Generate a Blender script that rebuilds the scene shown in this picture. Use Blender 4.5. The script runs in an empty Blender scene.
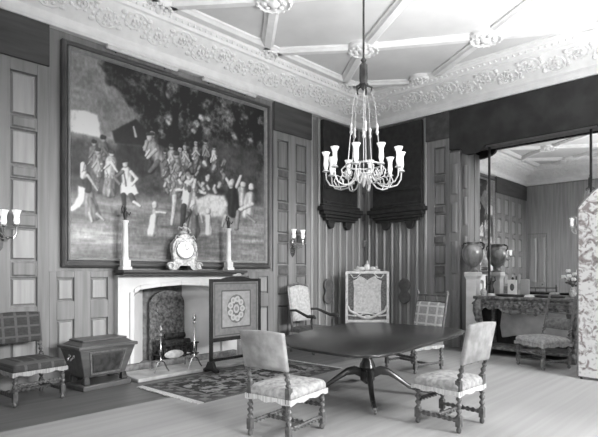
import bpy, math, random
import numpy as np
from mathutils import Vector, Matrix
random.seed(7)
rng = np.random.default_rng(5)
PI = math.pi
SC = bpy.context.scene
COL = SC.collection

# ------------------------------------------------------------------ camera
F, CX, HY, EYE = 496.0, 299.0, 272.0, 1.55
AZ = math.radians(44.1)
cd = bpy.data.cameras.new('camera'); cam = bpy.data.objects.new('camera', cd); COL.objects.link(cam)
cd.sensor_fit = 'HORIZONTAL'; cd.sensor_width = 36.0; cd.lens = F/598*36.0
cd.shift_y = (HY-218.5)/598.0; cd.clip_start = 0.05; cd.clip_end = 100
cam.location = (0, 0, EYE); cam.rotation_euler = (PI/2, 0, AZ-PI/2)
SC.camera = cam

def wallpt(px, py, Y):           # a point of the photograph on the wall of the painting
    l = (px-CX)/F; u = (HY-py)/F; c, s = math.cos(AZ), math.sin(AZ)
    dx, dy = c+l*s, s-l*c
    t = Y/dy
    return dx*t, EYE+u*t

# ------------------------------------------------------------------ materials
def lin(v): return v/12.92 if v <= .04045 else ((v+.055)/1.055)**2.4
def newmat(name):
    m = bpy.data.materials.new(name); m.use_nodes = True
    nt = m.node_tree; b = nt.nodes['Principled BSDF']
    return m, nt, b
def grey(name, a, b=None, rough=.6, scale=(4, 4, 4), bump=0, metal=0, detail=4, spec=.4, lo=.35, hi=.65, emit=0, dist=.02):
    """mottled grey between albedo a and b; the noise is stretched by scale"""
    m, nt, p = newmat(name)
    b = a if b is None else b
    tc = nt.nodes.new('ShaderNodeTexCoord'); mp = nt.nodes.new('ShaderNodeMapping')
    mp.inputs['Scale'].default_value = scale
    n = nt.nodes.new('ShaderNodeTexNoise'); n.inputs['Scale'].default_value = 1; n.inputs['Detail'].default_value = detail
    r = nt.nodes.new('ShaderNodeValToRGB')
    r.color_ramp.elements[0].position = lo; r.color_ramp.elements[1].position = hi
    r.color_ramp.elements[0].color = (a, a, a, 1); r.color_ramp.elements[1].color = (b, b, b, 1)
    L = nt.links.new
    L(tc.outputs['Object'], mp.inputs['Vector']); L(mp.outputs['Vector'], n.inputs['Vector'])
    L(n.outputs['Fac'], r.inputs['Fac']); L(r.outputs['Color'], p.inputs['Base Color'])
    p.inputs['Roughness'].default_value = rough; p.inputs['Metallic'].default_value = metal
    p.inputs['Specular IOR Level'].default_value = spec
    if bump:
        bm = nt.nodes.new('ShaderNodeBump'); bm.inputs['Strength'].default_value = bump; bm.inputs['Distance'].default_value = dist
        L(n.outputs['Fac'], bm.inputs['Height']); L(bm.outputs['Normal'], p.inputs['Normal'])
    if emit:
        p.inputs['Emission Color'].default_value = (1, 1, 1, 1); p.inputs['Emission Strength'].default_value = emit
    return m
def vcol(name, rough=.6, spec=.3, bump=0, bscale=200):
    m, nt, p = newmat(name)
    a = nt.nodes.new('ShaderNodeVertexColor'); a.layer_name = 'pigment'
    nt.links.new(a.outputs['Color'], p.inputs['Base Color'])
    p.inputs['Roughness'].default_value = rough; p.inputs['Specular IOR Level'].default_value = spec
    if bump:
        n = nt.nodes.new('ShaderNodeTexNoise'); n.inputs['Scale'].default_value = bscale
        b = nt.nodes.new('ShaderNodeBump'); b.inputs['Strength'].default_value = bump; b.inputs['Distance'].default_value = .01
        nt.links.new(n.outputs['Fac'], b.inputs['Height']); nt.links.new(b.outputs['Normal'], p.inputs['Normal'])
    return m

M = {}
M['oak'] = grey('oak_panelling', .19, .27, .55, (14, 14, .7), .12, dist=.01)
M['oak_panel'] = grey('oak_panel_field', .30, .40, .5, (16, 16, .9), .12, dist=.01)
M['oak_block'] = grey('oak_carved_block', .085, .13, .55, (14, 14, 14), .3, dist=.01)
M['oak_shade'] = grey('painted_shade_oak', .05, .085, .6, (1, 9, 9), .1)  # dark tone stands in for the shade under the cornice
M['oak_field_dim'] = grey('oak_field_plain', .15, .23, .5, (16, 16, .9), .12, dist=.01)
M['oak_dark'] = grey('dark_carved_oak', .018, .034, .6, (9, 9, 9), .2, dist=.01)
M['oak_lintel'] = grey('dark_lintel_oak', .022, .04, .7, (3, 3, 3), .1)
M['plaster'] = grey('white_plaster', .80, .87, .85, (6, 6, 6), .1)
M['field'] = grey('ceiling_field', .66, .72, .9, (2, 2, 2), .05)
M['ornament'] = grey('plaster_ornament', .80, .86, .8, (9, 9, 9), .1)
M['boards'] = grey('dark_floor_boards', .12, .17, .42, (.6, 9, 1), .08)
M['carpet'] = grey('pale_drugget', .33, .385, .85, (.25, 9, 1), .1, detail=6)
M['stone'] = grey('pale_chimney_stone', .66, .78, .6, (3, 3, 3), .06)
M['shelf'] = grey('mantel_shelf_oak', .05, .09, .5, (1, 10, 10), .1)
M['tile'] = grey('firebox_side_stone', .82, .90, .55, (3, 3, 3))
M['iron'] = grey('sooty_iron', .08, .26, .65, (22, 22, 22), .7, dist=.03)
M['hearthstone'] = grey('hearth_stone', .42, .62, .6, (5, 5, 5))
M['soot'] = grey('sooty_hearth', .12, .26, .8, (12, 12, 12), .3)
M['log'] = grey('charred_logs', .02, .08, .9, (20, 20, 20), .8)
M['ash'] = grey('ash_heap', .45, .6, .9, (18, 18, 18), .5)
M['brass'] = grey('brass_grey', .42, .5, .25, (5, 5, 5), metal=1)
M['gilt'] = grey('gilt_wood', .42, .6, .38, (14, 14, 14), .25, metal=.15)
M['gilt_dull'] = grey('dull_gilt_frame', .13, .2, .45, (10, 10, 10), .2, metal=.2)
M['frame_edge'] = grey('frame_bright_edge', .3, .4, .4, (10, 10, 10), metal=.2)
M['mahogany'] = grey('mahogany', .02, .032, .27, (1.2, 9, 2), spec=.6)
M['mahogany_leg'] = grey('mahogany_leg', .03, .05, .25, (5, 5, 5), spec=.6)
M['walnut'] = grey('turned_walnut', .07, .13, .28, (18, 18, 18), .1)
M['walnut_pale'] = grey('worn_walnut', .11, .19, .42, (18, 18, 18), .1)
M['cover'] = grey('pale_leather_cover', .24, .36, .65, (9, 9, 9), .15)
M['cover_seat'] = grey('pale_damask_seat', .26, .46, .7, (22, 22, 22), .15)
M['cover_dim'] = grey('grey_tapestry_seat', .13, .24, .75, (20, 20, 20), .15)
M['fringe'] = grey('white_fringe', .45, .70, .9, (60, 60, 4), .3)
M['fringe_grey'] = grey('grey_fringe', .28, .45, .9, (60, 60, 4), .3)
M['ebony'] = grey('ebonised_wood', .012, .025, .35, (8, 8, 8))
M['chest'] = grey('aged_chest_wood', .075, .12, .35, (2, 12, 12), .1)
M['chest_dark'] = grey('dark_chest_panel', .03, .07, .35, (12, 12, 12), .25)
M['glass_shade'] = grey('frosted_lamp_glass', .85, .9, .3, emit=.4)
M['silver'] = grey('silvered_metal', .55, .66, .35, (5, 5, 5), metal=.3)
M['marble'] = grey('white_marble', .62, .78, .4, (2, 2, 5), detail=8)
M['urn'] = grey('bronze_urn', .16, .36, .3, (12, 12, 5), .2, metal=.4)
M['console'] = grey('carved_console_wood', .06, .24, .45, (16, 16, 16), .4)
M['console_back'] = grey('console_back_panel', .34, .46, .6, (4, 4, 4))
M['tapestry'] = grey('pale_tapestry', .38, .56, .8, (22, 22, 22), .2)
M['tapestry_dark'] = grey('dark_tapestry', .07, .16, .85, (26, 26, 26), .2)
M['bronze'] = grey('dark_bronze', .03, .07, .4, (12, 12, 12), metal=.4)
M['porcelain'] = grey('pale_porcelain', .28, .62, .25, (25, 25, 25))
M['dial'] = grey('clock_dial', .82, .88, .4)
M['petal'] = grey('white_petals', .75, .9, .8, (30, 30, 30))
M['leafy'] = grey('flower_leaves', .06, .13, .7, (20, 20, 20))
M['paper'] = grey('pale_paper', .7, .8, .8)
M['window_frame'] = grey('painted_window_wood', .5, .6, .5)
M['frame_dark'] = grey('dark_picture_frame', .07, .11, .45, (3, 3, 3), .05)
M['picture'] = vcol('oil_paint', .42, .35, .12, 60)
M['rugcol'] = vcol('rug_wool', .95, .1, .3, 300)
M['weave'] = vcol('woven_cloth', .85, .15, .15, 300)
mm, nt, p = newmat('mirror_glass')
p.inputs['Metallic'].default_value = 1; p.inputs['Roughness'].default_value = .015; p.inputs['Base Color'].default_value = (.90, .90, .90, 1)
M['mirror'] = mm
mm, nt, p = newmat('window_glass')
tr = nt.nodes.new('ShaderNodeBsdfTransparent'); gl = nt.nodes.new('ShaderNodeBsdfGlossy'); gl.inputs['Roughness'].default_value = .02
mx = nt.nodes.new('ShaderNodeMixShader'); mx.inputs['Fac'].default_value = .06
nt.links.new(tr.outputs[0], mx.inputs[1]); nt.links.new(gl.outputs[0], mx.inputs[2]); nt.links.new(mx.outputs[0], nt.nodes['Material Output'].inputs['Surface'])
M['glass'] = mm

# ------------------------------------------------------------------ mesh builder
class MB:
    def __init__(s): s.v = []; s.f = []; s.T = Matrix.Identity(4)
    def add(s, vs, fs):
        o = len(s.v)
        s.v += [tuple(s.T @ Vector(v)) for v in vs]
        s.f += [tuple(i+o for i in f) for f in fs]
        return s
    def box(s, x0, x1, y0, y1, z0, z1):
        return s.add([(x0,y0,z0),(x1,y0,z0),(x1,y1,z0),(x0,y1,z0),(x0,y0,z1),(x1,y0,z1),(x1,y1,z1),(x0,y1,z1)],
                     [(3,2,1,0),(4,5,6,7),(0,1,5,4),(1,2,6,5),(2,3,7,6),(3,0,4,7)])
    def cbox(s, c, d): return s.box(c[0]-d[0]/2,c[0]+d[0]/2,c[1]-d[1]/2,c[1]+d[1]/2,c[2]-d[2]/2,c[2]+d[2]/2)
    def hexa(s, bot, top):   # two quads
        return s.add(list(bot)+list(top), [(3,2,1,0),(4,5,6,7),(0,1,5,4),(1,2,6,5),(2,3,7,6),(3,0,4,7)])
    def lathe(s, prof, c=(0,0,0), n=16, fn=None):
        vs = []; fs = []
        for (r, z) in prof:
            for k in range(n):
                a = 2*PI*k/n; rr = r*(fn(a, z) if fn else 1)
                vs.append((c[0]+rr*math.cos(a), c[1]+rr*math.sin(a), c[2]+z))
        for i in range(len(prof)-1):
            for k in range(n):
                k2 = (k+1) % n
                fs.append((i*n+k, i*n+k2, (i+1)*n+k2, (i+1)*n+k))
        fs.append(tuple(reversed(range(n)))); fs.append(tuple((len(prof)-1)*n+k for k in range(n)))
        return s.add(vs, fs)
    def tube(s, pts, r, n=6, twist=None):
        pts = [Vector(p) for p in pts]; rs = r if isinstance(r, (list, tuple)) else [r]*len(pts)
        vs = []; fs = []; up = None
        for i, p in enumerate(pts):
            t = (pts[min(i+1, len(pts)-1)]-pts[max(i-1, 0)])
            t = t.normalized() if t.length > 1e-9 else Vector((0,0,1))
            if up is None:
                up = t.orthogonal().normalized()
            up = (up - t*up.dot(t)); up = up.normalized() if up.length > 1e-6 else t.orthogonal().normalized()
            w = t.cross(up)
            for k in range(n):
                a = 2*PI*k/n; rr = rs[i]
                if twist: rr *= 1+twist[1]*math.cos(2*a-twist[0]*i)
                vs.append(tuple(p+(up*math.cos(a)+w*math.sin(a))*rr))
        for i in range(len(pts)-1):
            for k in range(n):
                k2 = (k+1) % n
                fs.append((i*n+k, i*n+k2, (i+1)*n+k2, (i+1)*n+k))
        fs.append(tuple(reversed(range(n)))); fs.append(tuple((len(pts)-1)*n+k for k in range(n)))
        return s.add(vs, fs)
    def twist(s, p0, p1, r, pitch=.056):
        p0, p1 = Vector(p0), Vector(p1); L = (p1-p0).length; n = max(6, int(L/pitch*7))
        return s.tube([p0.lerp(p1, i/n) for i in range(n+1)], r, 10, (2*PI/7*1.0, .42))
    def ell(s, c, d, n=10, m=6):
        prof = [(max(.02, math.sin(PI*i/m)), -math.cos(PI*i/m)) for i in range(m+1)]
        vs = []; fs = []
        for (r, z) in prof:
            for k in range(n):
                a = 2*PI*k/n
                vs.append((c[0]+d[0]*r*math.cos(a), c[1]+d[1]*r*math.sin(a), c[2]+d[2]*z))
        for i in range(m):
            for k in range(n):
                k2 = (k+1) % n; fs.append((i*n+k, i*n+k2, (i+1)*n+k2, (i+1)*n+k))
        fs.append(tuple(reversed(range(n)))); fs.append(tuple(m*n+k for k in range(n)))
        return s.add(vs, fs)
    def prism(s, poly, fr, d):   # poly of (u,w); fr(u,w,depth)->xyz
        n = len(poly)
        vs = [fr(u, w, 0) for u, w in poly]+[fr(u, w, d) for u, w in poly]
        fs = [tuple(reversed(range(n))), tuple(range(n, 2*n))]+[(i, (i+1) % n, n+(i+1) % n, n+i) for i in range(n)]
        return s.add(vs, fs)
    def loft(s, rings):          # closed rings of equal length, capped
        n = len(rings[0]); vs = [p for r in rings for p in r]; fs = []
        for i in range(len(rings)-1):
            for k in range(n):
                k2 = (k+1) % n; fs.append((i*n+k, i*n+k2, (i+1)*n+k2, (i+1)*n+k))
        fs.append(tuple(reversed(range(n)))); fs.append(tuple((len(rings)-1)*n+k for k in range(n)))
        return s.add(vs, fs)
    def build(s, name, mat, parent=None, bevel=0, seg=2, smooth=True, ang=35):
        me = bpy.data.meshes.new(name); me.from_pydata(s.v, [], s.f); me.update()
        import bmesh
        bm = bmesh.new(); bm.from_mesh(me); bmesh.ops.recalc_face_normals(bm, faces=bm.faces); bm.to_mesh(me); bm.free()
        me.materials.append(M[mat] if isinstance(mat, str) else mat)
        if smooth:
            me.polygons.foreach_set('use_smooth', [True]*len(me.polygons))
            me.set_sharp_from_angle(angle=math.radians(ang))
        o = bpy.data.objects.new(name, me); COL.objects.link(o)
        if parent: o.parent = parent
        if bevel:
            b = o.modifiers.new('bevel', 'BEVEL'); b.width = bevel; b.segments = seg; b.limit_method = 'ANGLE'; b.harden_normals = False
        return o
def tag(o, label, cat, group=None):
    o['label'] = label; o['category'] = cat
    if group: o['group'] = group
    return o
def thing(name, label, cat, loc=(0,0,0), rz=0, group=None):
    o = bpy.data.objects.new(name, None); COL.objects.link(o); o.empty_display_size = .1
    o.location = loc; o.rotation_euler = (0, 0, rz)
    return tag(o, label, cat, group)
def struct(o): o['kind'] = 'structure'; return o
def kids(o): return [c for c in COL.objects if c.parent == o]
def copy_tree(o, parent=None):
    c = o.copy(); COL.objects.link(c); c.parent = parent
    for ch in kids(o): copy_tree(ch, c)
    return c
def pigment(o, vals):            # per-vertex grey (display values) on a mesh
    a = o.data.color_attributes.new('pigment', 'FLOAT_COLOR', 'POINT')
    v = np.clip(np.asarray(vals, float).ravel(), 0, 1)
    l = np.where(v <= .04045, v/12.92, ((v+.055)/1.055)**2.4)
    a.data.foreach_set('color', np.stack([l, l, l, np.ones_like(l)], 1).ravel().astype(np.float32))
def gridmesh(name, nu, nv, fn, mat, parent=None, thick=None):
    vs = [fn(i/(nu-1), j/(nv-1)) for j in range(nv) for i in range(nu)]
    fs = [(j*nu+i, j*nu+i+1, (j+1)*nu+i+1, (j+1)*nu+i) for j in range(nv-1) for i in range(nu-1)]
    me = bpy.data.meshes.new(name); me.from_pydata(vs, [], fs); me.materials.append(M[mat]); me.update()
    me.polygons.foreach_set('use_smooth', [True]*len(me.polygons))
    o = bpy.data.objects.new(name, me); COL.objects.link(o)
    if parent: o.parent = parent
    if thick:
        m = o.modifiers.new('thickness', 'SOLIDIFY'); m.thickness = thick; m.offset = -1
    return o
def vnoise(x, y, seed=0):        # smooth value noise
    r = np.random.default_rng(seed).random((64, 64))
    xi = np.floor(x).astype(int); yi = np.floor(y).astype(int); fx = x-xi; fy = y-yi
    fx = fx*fx*(3-2*fx); fy = fy*fy*(3-2*fy)
    g = lambda a, b: r[a % 64, b % 64]
    return (g(xi, yi)*(1-fx)+g(xi+1, yi)*fx)*(1-fy)+(g(xi, yi+1)*(1-fx)+g(xi+1, yi+1)*fx)*fy
def fbm(x, y, seed=0, o=4):
    t = 0; a = .5; n = 0
    for k in range(o):
        t = t+a*vnoise(x*2**k, y*2**k, seed+k); n += a; a *= .55
    return t/n

# ------------------------------------------------------------------ the room
X0, X1, Y0, Y1 = -.45, 9.70, -.75, 7.24
ZC = 5.60
FX0, FX1, FZ = 3.70, 5.36, 1.36              # fireplace hole
ZCB = 4.96
fl = struct(MB().box(X0-.3, X1+.9, Y0-.3, Y1+.9, -.12, 0).build('floor', 'boards', smooth=False))
ce = struct(MB().box(X0-.1, X1+.1, Y0-.1, Y1+.1, ZC, ZC+.1).build('ceiling', 'field', smooth=False))

w = MB(); T = .30
w.box(X0-T, FX0, Y1, Y1+T, 0, ZC); w.box(FX1, X1+T, Y1, Y1+T, 0, ZC); w.box(FX0, FX1, Y1, Y1+T, FZ, ZC)
wall_left = struct(w.build('wall_left', 'oak', smooth=False))
MY0, MY1, MZ = 1.75, 4.69, 4.10              # opening holding the mirror
w = MB()
w.box(X1, X1+T, MY1, Y1+T, 0, ZC); w.box(X1, X1+T, Y0-T, MY0, 0, ZC); w.box(X1, X1+T, MY0, MY1, MZ, ZC)
w.box(X1+.27, X1+T+.02, MY0, MY1, 0, MZ)
wall_back = struct(w.build('wall_back', 'oak', smooth=False))
WIN = [(2.3, 3.9), (4.4, 6.0), (6.5, 8.1)]; WZ0, WZ1 = .70, 3.90
w = MB(); xs = X0-T
for (a, b) in WIN:
    w.box(xs, a, Y0-T, Y0, 0, ZC); w.box(a, b, Y0-T, Y0, 0, WZ0); w.box(a, b, Y0-T, Y0, WZ1, ZC); xs = b
w.box(xs, X1+T, Y0-T, Y0, 0, ZC)
wall_right = struct(w.build('wall_right', 'oak', smooth=False))
wall_rear = struct(MB().box(X0-T, X0, Y0-T, .85, 0, ZC).box(X0-T, X0, 2.25, Y1+T, 0, ZC).box(X0-T, X0, .85, 2.25, 0, WZ0).box(X0-T, X0, .85, 2.25, WZ1, ZC).build('wall_rear', 'oak', smooth=False))
rw = struct(MB().box(X0-.20, X0-.19, .85, 2.25, WZ0, WZ1).build('window_4', 'glass'))  # unseen window, added to let in fill from behind the camera
m = MB()
for y in (.88, 1.55, 2.22): m.box(X0-.23, X0-.15, y-.03, y+.03, WZ0, WZ1)
for z in (WZ0+.03, 1.9, 3.0, WZ1-.03): m.box(X0-.225, X0-.155, .85, 2.25, z-.03, z+.03)
m.build('window_frame', 'window_frame', rw)
for i, (a, b) in enumerate(WIN):
    g = MB().box(a, b, Y0-.20, Y0-.19, WZ0, WZ1).build('window_%d' % (i+1), 'glass'); struct(g)
    m = MB()
    for x in (a+.03, (a+b)/2, b-.03): m.box(x-.03, x+.03, Y0-.23, Y0-.15, WZ0, WZ1)
    for z in (WZ0+.03, 2.6, WZ1-.03): m.box(a, b, Y0-.225, Y0-.155, z-.03, z+.03)
    m.build('window_frame', 'window_frame', g)
    MB().box(a-.08, b+.08, Y0-.15, Y0+.08, WZ0-.05, WZ0).build('window_sill', 'window_frame', g)

# panelling: frames u = along the wall, n = out of the wall, z = up
def fr_left(u, n, z): return (u, Y1-n, z)
def fr_back(u, n, z): return (X1-n, u, z)
def fr_rear(u, n, z): return (X0+n, u, z)
def bx(m, fr, u0, u1, n0, n1, z0, z1):
    m.hexa([fr(u0,n0,z0),fr(u1,n0,z0),fr(u1,n1,z0),fr(u0,n1,z0)], [fr(u0,n0,z1),fr(u1,n0,z1),fr(u1,n1,z1),fr(u0,n1,z1)])
def frustum(m, fr, u0, u1, z0, z1, n0, n1, c):
    m.loft([[fr(u0,n0,z0),fr(u1,n0,z0),fr(u1,n0,z1),fr(u0,n0,z1)],
            [fr(u0+.012,n0+.012,z0+.012),fr(u1-.012,n0+.012,z0+.012),fr(u1-.012,n0+.012,z1-.012),fr(u0+.012,n0+.012,z1-.012)],
            [fr(u0+c,n1,z0+c),fr(u1-c,n1,z0+c),fr(u1-c,n1,z1-c),fr(u0+c,n1,z1-c)]])
ROWS = [(.26, .88), (1.09, 1.48), (1.70, 2.14), (2.33, 2.79), (2.96, 3.44), (3.62, 4.20)]
ST = .045                                     # stile thickness
def panelled(fr, wall, u0, u1, cols, rows=ROWS, top=4.90, base=.18, block='oak_block', field='oak_panel'):
    m = MB(); us = u0
    for (a, b) in cols:
        bx(m, fr, us, a, 0, ST, base, top); us = b
        zs = base
        for (c, d) in rows:
            bx(m, fr, a, b, 0, ST, zs, c); zs = d
            p = MB(); frustum(p, fr, a+.010, b-.010, c+.010, d-.010, -.005, ST-.006, .028)
            p.build('panel', field, wall, smooth=False)
        bx(m, fr, a, b, 0, ST, zs, top)
        for k in range(2, len(rows)):
            q = MB(); za, zb = rows[k-1][1], rows[k][0]
            frustum(q, fr, a+.005, b-.005, za+.005, zb-.005, ST-.01, ST+.03, .025)
            q.build('carved_block', block, wall, bevel=.01)
    bx(m, fr, us, u1, 0, ST, base, top)
    m.build('stiles_and_rails', 'oak', wall, bevel=.006, smooth=False)
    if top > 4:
        m = MB(); bx(m, fr, u0, u1, ST-.01, ST+.03, 4.36, 4.93); m.build('shade_board', 'oak_shade', wall, bevel=.01, smooth=False)  # added dark board, paints in the shaded top of the wall
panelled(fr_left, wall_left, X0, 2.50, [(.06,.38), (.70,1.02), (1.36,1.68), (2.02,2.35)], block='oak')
# narrow panels under the painting, either side of the chimneypiece
LOW = [(.26, .88), (1.14, 1.47)]
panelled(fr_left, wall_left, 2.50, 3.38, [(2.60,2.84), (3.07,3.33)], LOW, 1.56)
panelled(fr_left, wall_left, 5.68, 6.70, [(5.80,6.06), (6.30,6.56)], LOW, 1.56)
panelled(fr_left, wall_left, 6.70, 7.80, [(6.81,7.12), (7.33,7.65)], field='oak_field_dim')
# reeded corner bays
def reeded(fr, wall, u0, u1, rev, corner=True):
    m = MB(); bx(m, fr, u0, u1, 0, .03, .18, 4.90); m.build('boarding', 'oak', wall, smooth=False)
    m = MB(); n = 8; step = (u1-u0)/n
    for k in range(n+1):
        u = u0+k*step
        bx(m, fr, u-.025, u+.025, .03, .075, .18, 4.90)
        if k < n:
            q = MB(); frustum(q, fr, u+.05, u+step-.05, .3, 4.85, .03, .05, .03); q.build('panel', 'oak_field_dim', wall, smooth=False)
    m.build('reeding', 'oak_panel', wall, bevel=.012)
    uu = (u1-.12, u1-.02) if rev > 0 else (u0+.02, u0+.12)
    for z in (1.64, 2.22, 2.86, 3.5):
        q = MB(); frustum(q, fr, uu[0], uu[1], z-.09, z+.09, .06, .10, .02); q.build('carved_block', 'oak_block', wall)
reeded(fr_left, wall_left, 7.80, 9.70, 1)
reeded(fr_back, wall_back, 5.52, 7.24, 1)
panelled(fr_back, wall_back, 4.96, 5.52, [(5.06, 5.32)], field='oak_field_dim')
m = MB(); bx(m, fr_back, MY1+.02, 4.96, 0, .10, .0, 4.02)
for (a, b) in ((.3, 1.2), (1.5, 2.2), (2.35, 3.0), (3.15, 3.8)): frustum(m, fr_back, 4.76, 4.90, a, b, .10, .125, .03)
m.build('pilaster', 'oak_field_dim', wall_back, bevel=.01)
m = MB(); bx(m, fr_back, MY1-.13, MY1+.02, -.24, .02, 0, 4.02)
for (a, b) in ((1.5, 2.3), (2.5, 3.1), (3.25, 3.75)): frustum(m, fr_back, 4.585, 4.675, a, b, .02, .045, .03)
m.build('inner_jamb', 'oak_field_dim', wall_back, bevel=.01)
m = MB(); bx(m, fr_back, MY0-.02, MY0+.2, -.24, .02, 0, 3.92); bx(m, fr_back, MY0-.3, MY0-.02, 0, .10, 0, 4.02); m.build('far_jamb', 'oak_panel', wall_back, bevel=.01)
# dark lintel with curved brackets
pts = [(MY0-.30, 4.92), (MY1+.27, 4.92), (MY1+.27, 4.1), (MY1+.02, 4.08), (MY1-.02, 3.98), (MY1-.12, 3.94)]
for k in range(7):
    a = k/6*PI/2; pts.append((MY1-.12-.36*math.sin(a), 3.94+.14*(1-math.cos(a))))
for k in range(6, -1, -1):
    a = k/6*PI/2; pts.append((MY0+.2+.30*math.sin(a), 3.94+.14*(1-math.cos(a))))
pts += [(MY0, 3.92), (MY0-.3, 4.0)]
m = MB(); m.prism(pts, lambda u, z, d: fr_back(u, d-.02, z), .09); m.build('lintel', 'oak_lintel', wall_back, smooth=False)
m = MB(); bx(m, fr_back, Y0, MY0-.3, 0, .06, .18, 4.9); m.build('plain_panelling', 'oak', wall_back)
# rear wall (seen in the mirror)
m = MB(); bx(m, fr_rear, 2.4, 6.42, 0, .03, .18, 4.9); bx(m, fr_rear, 7.14, 7.20, 0, .03, .18, 4.9); bx(m, fr_rear, 6.42, 7.14, 0, .03, 3.05, 4.9); m.build('plain_panelling', 'oak_panel', wall_rear)
m = MB(); bx(m, fr_rear, 6.44, 7.12, .0, .045, .01, 3.02); dr = struct(m.build('door_1', 'oak_panel', smooth=False))
for (a, b) in ((6.50, 6.75), (6.81, 7.06)):
    for (c, d) in ((.25, 1.0), (1.15, 2.9)):
        m = MB(); frustum(m, fr_rear, a, b, c, d, .045, .07, .03); m.build('panel', 'oak_panel', dr, smooth=False)
m = MB(); m.tube([(X0+.045, 6.56, 1.07),(X0+.10, 6.56, 1.07)], .012); m.ell((X0+.12, 6.56, 1.07), (.03,.03,.03), 8, 6); m.build('door_knob', 'brass', dr)
# skirting
def skirt(name, x0, x1, y0, y1): struct(MB().box(x0, x1, y0, y1, 0, .18).build(name, 'oak', bevel=.02))
m = MB(); m.box(X0, 3.38, Y1-.07, Y1, 0, .18); m.box(5.68, X1, Y1-.07, Y1, 0, .18); struct(m.build('baseboard_left', 'oak', bevel=.02))
skirt('baseboard_back', X1-.07, X1, 4.97, Y1-.07)
skirt('baseboard_rear', X0, X0+.07, Y0, 6.43)
skirt('baseboard_right', X0+.07, X1, Y0, Y0+.07)

# cornice, one mitred run per wall
CP = [(0,4.93),(.09,4.93),(.11,4.97),(.11,5.03),(.075,5.045),(.075,5.10),(.13,5.14),(.24,5.23),(.36,5.33),(.44,5.40),(.48,5.41),(.49,5.46),(.54,5.50),(.55,5.54),(.62,5.56),(.62,5.62),(0,5.62)]
SPAN = {'left': (X0, X1), 'back': (Y0, Y1), 'right': (X0, X1), 'rear': (Y0, Y1)}
def cfr(side):
    if side == 'left': return lambda u, d, z: (u, Y1-d, z)
    if side == 'right': return lambda u, d, z: (u, Y0+d, z)
    if side == 'back': return lambda u, d, z: (X1-d, u, z)
    return lambda u, d, z: (X0+d, u, z)
for i, side in enumerate(('left', 'back', 'rear', 'right')):
    fr = cfr(side); a, b = SPAN[side]
    m = MB(); m.loft([[fr(a+d, d, z) for d, z in CP], [fr(b-d, d, z) for d, z in CP]])
    t = struct(m.build('trim_%d' % (i+1), 'plaster', ang=25))
    # running vine with spirals, rosettes and leaves on the cove
    o = MB()
    base = Vector((.115, 5.125)); top = Vector((.45, 5.40)); dirw = (top-base); Lw = dirw.length; dirw.normalize(); nrm = Vector((dirw.y, -dirw.x))
    def cv(u, w_, h):
        q = base+dirw*w_+nrm*h; return fr(u, q.x, q.y)
    mod = .40; n = int((b-a-.3)/mod); u00 = (a+b)/2-n*mod/2
    for k in range(n):
        uc = u00+(k+.5)*mod; sg = 1 if k % 2 else -1
        wc = Lw/2+sg*.035
        pts = []
        for j in range(17):
            th = j/16*PI*3.0; r = .185*(1-j/16*.80)
            pts.append(cv(uc+r*math.cos(th)*1.15, wc+sg*r*math.sin(th)*.93, .004))
        o.tube(pts, [.020-.008*j/16 for j in range(17)], 5)
        c = cv(uc, wc, .02)
        for q in range(5):
            an = q/5*2*PI
            o.ell(cv(uc+.042*math.cos(an), wc+.042*math.sin(an), .02), (.028,.028,.028), 6, 4)
        for q in range(9):
            an = q/9*2*PI+.4; rr = .135
            o.ell(cv(uc+rr*math.cos(an)*1.1, wc+rr*.8*math.sin(an), .0), (.035,.030,.026), 6, 4)
        for q in (-1, 1):
            o.ell(cv(uc+.20, Lw/2+q*.13, .006), (.055,.04,.035), 7, 4); o.ell(cv(uc+.20, Lw/2+q*.05, .004), (.035,.03,.03), 6, 4)
    o.build('running_vine_ornament', 'ornament', t)
    e = MB(); k = a+.15                      # small beads along the upper moulding
    while k < b-.15:
        e.ell(fr(k, .515, 5.475), (.026,.026,.026), 6, 4); k += .11
    e.build('bead_row', 'ornament', t)

# ceiling ribs and bosses: a diamond lattice
RB = [(-.11, 0), (-.11, -.035), (-.085, -.05), (-.055, -.085), (.055, -.085), (.085, -.05), (.11, -.035), (.11, 0)]
def rib(p, q):
    p = Vector((p[0], p[1], 0)); q = Vector((q[0], q[1], 0)); t = (q-p).normalized(); w_ = Vector((-t.y, t.x, 0))
    m = MB(); m.loft([[tuple(e+w_*a+Vector((0,0,ZC+z+.002))) for a, z in RB] for e in (p, q)])
    m.build('rib', 'plaster', ce, smooth=False)
YR = [6.74, 5.36, 3.60, 1.84, .46]; LO, HI = X0+.5, X1-.5
def node(r, n): return ((6.1 if r % 2 == 0 else 5.0)+2.2*n, YR[r])
def clip(p, q):
    (x0, y0), (x1, y1) = p, q
    if x0 > x1: x0, y0, x1, y1 = x1, y1, x0, y0
    if x1 < LO or x0 > HI: return None
    if x0 < LO: y0 = y0+(y1-y0)*(LO-x0)/(x1-x0); x0 = LO
    if x1 > HI: y1 = y0+(y1-y0)*(HI-x0)/(x1-x0); x1 = HI
    return (x0, y0), (x1, y1)
for r in range(4):
    for n in range(-4, 4):
        p = node(r, n)
        for q in ((p[0]-1.1, YR[r+1]), (p[0]+1.1, YR[r+1])):
            c = clip(p, q)
            if c and math.dist(*c) > .2: rib(*c)
for (p, q) in (((LO, Y1-.66), (HI, Y1-.66)), ((LO, Y0+.66), (HI, Y0+.66)), ((HI, Y0+.66), (HI, Y1-.66)), ((LO, Y0+.66), (LO, Y1-.66))): rib(p, q)
bossm = None
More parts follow.
